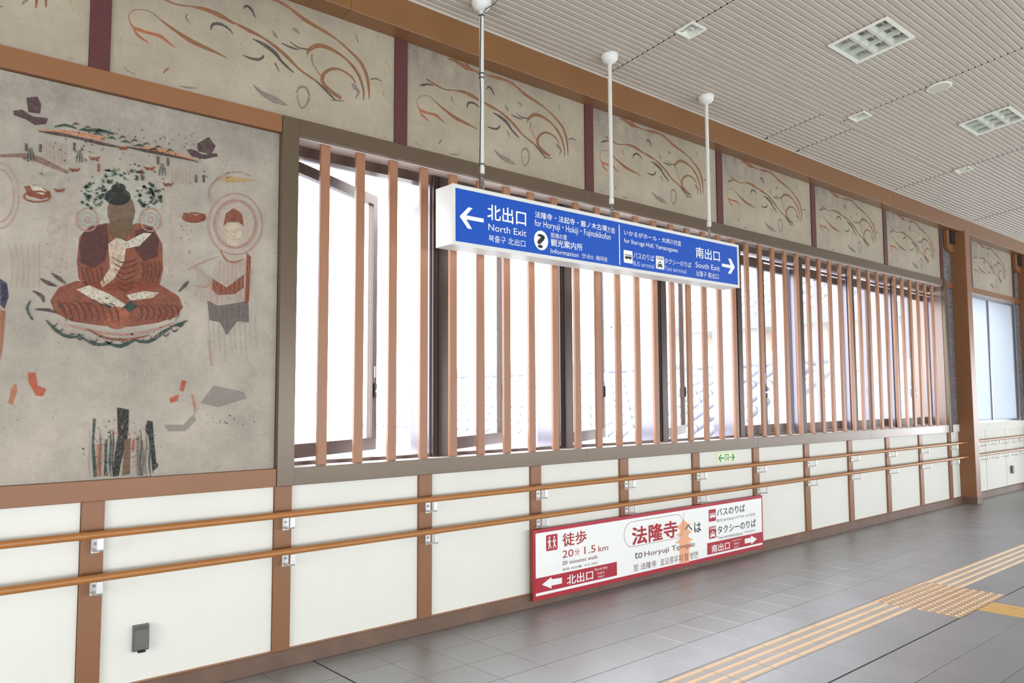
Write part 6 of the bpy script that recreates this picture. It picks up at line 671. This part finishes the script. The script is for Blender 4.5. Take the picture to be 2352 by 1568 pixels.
# ------------------------------------------------------------------ ceiling fittings, built flat then laid on the slope
SL = -math.atan(K)
def ceil_thing(name, x, y, label, cat, group): 
    r = empty(name, (x, y, cz(y)-.003)); r.rotation_euler = (SL, 0, 0); return tag(r, label, cat, group)
def louvre_light(x, y, label):
    r = ceil_thing('louvre_light', x, y, label, 'light', 'louvred ceiling lights'); W2, D2, o = .25, .232, Vector((x, y, cz(y)-.003))
    def B(mb): mb.v = [tuple(Vector(v)+o) for v in mb.v]; return mb
    f = MB()
    for a in ((-W2, W2, D2-.028, D2), (-W2, W2, -D2, -D2+.028), (-W2, -W2+.028, -D2+.028, D2-.028), (W2-.028, W2, -D2+.028, D2-.028)): f.box(a[0], a[1], a[2], a[3], -.010, .0005)
    B(f).build('frame', 'lamp_frame', r)
    h = MB().box(-W2+.02, W2-.02, -D2+.02, D2-.02, .075, .080)
    for a in ((-W2+.02, W2-.02, D2-.028, D2-.022), (-W2+.02, W2-.02, -D2+.022, -D2+.028), (-W2+.022, -W2+.028, -D2+.02, D2-.02), (W2-.028, W2-.022, -D2+.02, D2-.02)): h.box(*a, .0006, .075)
    B(h).build('housing', 'lamp_inner', r)
    for k in (-1, 1):
        b = MB(); xx = k*(W2-.028)/3; b.box(xx-.004, xx+.004, -D2+.028, D2-.028, -.006, .035); B(b).build('louvre_fin', 'lamp_louver', r)
        b = MB(); yy = k*(D2-.028)/3; b.quad((-W2+.028, yy-.012, -.006), (W2-.028, yy-.012, -.006), (W2-.028, yy-.030, .035), (-W2+.028, yy-.030, .035)); b.quad((-W2+.028, yy+.012, -.006), (W2-.028, yy+.012, -.006), (W2-.028, yy+.030, .035), (-W2+.028, yy+.030, .035)); b.quad((-W2+.028, yy-.012, -.006), (W2-.028, yy-.012, -.006), (W2-.028, yy+.012, -.006), (-W2+.028, yy+.012, -.006)); B(b).build('reflector', 'lamp_louver', r)
    for k in (-1, 0, 1): yy = k*(D2-.028)*.667; B(MB().tube([(-W2+.03, yy, .052), (W2-.03, yy, .052)], .010, 10)).build('tube_lamp', 'white_metal', r, smooth=True)
def small_light(x, y, label):
    r = ceil_thing('small_ceiling_light', x, y, label, 'light', 'small recessed ceiling lights'); o = Vector((x, y, cz(y)-.003)); W2, D2 = .087, .078
    def B(mb): mb.v = [tuple(Vector(v)+o) for v in mb.v]; return mb
    f = MB()
    for a in ((-W2, W2, D2-.014, D2), (-W2, W2, -D2, -D2+.014), (-W2, -W2+.014, -D2+.014, D2-.014), (W2-.014, W2, -D2+.014, D2-.014)): f.box(a[0], a[1], a[2], a[3], -.012, .0005)
    B(f).build('frame', 'lamp_frame', r)
    h = MB().quad((-W2+.012, D2-.012, 0), (W2-.012, D2-.012, 0), (W2-.03, D2-.03, .03), (-W2+.03, D2-.03, .03)).quad((-W2+.012, -D2+.012, 0), (W2-.012, -D2+.012, 0), (W2-.03, -D2+.03, .03), (-W2+.03, -D2+.03, .03))
    h.quad((-W2+.012, D2-.012, 0), (-W2+.03, D2-.03, .03), (-W2+.03, -D2+.03, .03), (-W2+.012, -D2+.012, 0)).quad((W2-.012, D2-.012, 0), (W2-.03, D2-.03, .03), (W2-.03, -D2+.03, .03), (W2-.012, -D2+.012, 0)).quad((-W2+.03, D2-.03, .03), (W2-.03, D2-.03, .03), (W2-.03, -D2+.03, .03), (-W2+.03, -D2+.03, .03))
    B(h).build('reflector', 'lamp_louver', r); B(MB().tube([(-.04, 0, .018), (.04, 0, .018)], .008, 8)).build('bulb', 'white_metal', r, smooth=True)
louvre_light(6.02, -1.645, 'white louvred ceiling light nearest, with nine cells'); louvre_light(8.73, -1.640, 'farther white louvred ceiling light near the right edge')
small_light(4.645, -.950, 'small square recessed light nearest, above the middle sign rod'); small_light(7.325, -.945, 'second small square recessed light, below the round speaker'); small_light(10.0, -.935, 'farthest small square recessed light, beyond the louvred light')
r = ceil_thing('ceiling_speaker', 7.39, -1.635, 'round flat white speaker set in the ceiling on the panel seam', 'speaker', None); o = Vector((7.39, -1.635, cz(-1.635)-.003))
d = MB(); n = 32
for rr, z in ((.105, .001), (.105, -.006), (.093, -.010)): d.v += [(o.x+rr*math.cos(2*math.pi*k/n), o.y+rr*math.sin(2*math.pi*k/n), o.z+z) for k in range(n)]
for a in (0, 1):
    for k in range(n): d.f.append((a*n+k, a*n+(k+1) % n, (a+1)*n+(k+1) % n, (a+1)*n+k)); d.m.append(0)
d.f.append(tuple(2*n+k for k in range(n))); d.m.append(0); d.build('rim', 'lamp_frame', r, smooth=True)
MB().tube([(o.x, o.y, o.z-.0105), (o.x, o.y, o.z-.0115)], .086, 32).build('grille', 'speaker_mesh', r)

# ------------------------------------------------------------------ socket covers
def outlet(x0, x1, z0, z1, y, label):
    r = tag(MB().bbox(x0, x1, y-.022, y, z0, z1, .003).build('socket_cover', 'dark_cover'), label, 'socket', 'socket covers')
    prism_x(MB(), [(y-.0225, z1-.006), (y-.036, z1-.022), (y-.036, z0+.012), (y-.0225, z0+.006)], x0+.004, x1-.004).build('lid', 'dark_cover', r)
    MB().box(x0+.02, x1-.02, y-.040, y-.0225, z0-.004, z0+.003).build('latch', 'gasket', r); MB().tube([(x1-.014, y-.0362, z0+.022), (x1-.014, y-.0385, z0+.022)], .004, 8).build('screw', 'screw', r)
outlet(1.215, 1.290, .246, .372, -.0005, 'grey weatherproof socket cover low on the white panel at left'); outlet(14.22, 14.30, .28, .40, -.0005, 'tiny dark socket cover low on the wall near the right edge')

# ------------------------------------------------------------------ outside
MB().box(-60, 90, .5, 120, -6.2, -6.0).build('ground', 'asphalt', kind='structure')
bld = tag(empty('neighbouring_building', (15, 5, -6)), 'pale building with tiled roofs seen through the lattice windows', 'building')
MB().box(14.8, 24, 1.6, 7.45, -6, 3.2).build('wall', 'house_wall', bld)
for y in (1.7, 3.1, 4.5, 5.9, 7.3): MB().box(14.74, 14.80, y-.09, y+.09, .6, 2.86).build('wall_post', 'house_wood', bld)
MB().box(14.75, 14.80, 1.6, 7.45, 2.0, 2.12).build('wall_rail', 'house_wood', bld)
for y in (2.4, 3.8, 5.2, 6.6):
    f = MB().box(14.76, 14.80, y-.45, y+.45, .9, .96).box(14.76, 14.80, y-.45, y+.45, 1.9, 1.96).box(14.76, 14.80, y-.45, y-.40, .96, 1.9).box(14.76, 14.80, y+.40, y+.45, .96, 1.9).box(14.76, 14.80, y-.02, y+.02, .96, 1.9).build('window', 'house_wood', bld); MB().box(14.78, 14.79, y-.40, y+.40, .96, 1.9).build('pane', 'clear_glass', f)
def roof(xe, ze, slope, length, y0, y1, pitch):
    s = MB(); x1 = xe+length; z1 = ze+slope*length
    prof = [(y0, ze), (y0, ze)]
    s.v = [(xe, y0, ze+.05), (x1, y0, z1+.05), (x1, y1, z1+.05), (xe, y1, ze+.05), (xe, y0, ze), (x1, y0, z1), (x1, y1, z1), (xe, y1, ze)]
    for q in ((0,1,2,3),(4,5,6,7),(0,1,5,4),(1,2,6,5),(2,3,7,6),(3,0,4,7)): s.f.append(q); s.m.append(0)
    ro = s.build('roof', 'roof_tile', bld)
    MB().box(xe-.05, xe, y0, y1, ze-.22, ze+.04).build('fascia', 'fascia', bld)
    row = None; y = y0+pitch/2
    while y < y1:
        o = (xe, y, ze+.05)
        if row is None:
            m = MB(); ns = int(length/.30)
            for k in range(ns):
                t0, t1 = k*.30, k*.30+.29; m.tube([(xe-.04+t0, y, ze+.075+slope*t0), (xe-.04+t1, y, ze+.060+slope*t1)], [.085, .070], 10)
            row = m.build('tile_row', 'roof_tile', ro, smooth=True, origin=o)
        else: clone(row, o, ro)
        y += pitch
    for yv in (y0, y1): MB().tube([(xe-.05, yv, ze+.10), (x1, yv, z1+.10)], .09, 10).build('verge_cap', 'roof_tile', ro, smooth=True)
    MB().tube([(x1, y0-.1, z1+.14), (x1, y1+.1, z1+.14)], .14, 12).build('ridge_cap', 'roof_tile', ro, smooth=True)
roof(14.0, 3.10, .5, 5.0, .95, 8.2, .30)
roof(9.0, .87, .42, 2.6, 1.4, 11.0, .29)
MB().box(9.3, 11.5, 1.6, 10.8, -6, .9).build('lower_wall', 'house_wall', bld)
flush_text()
sg.rotation_euler = (0, -TL, 0)
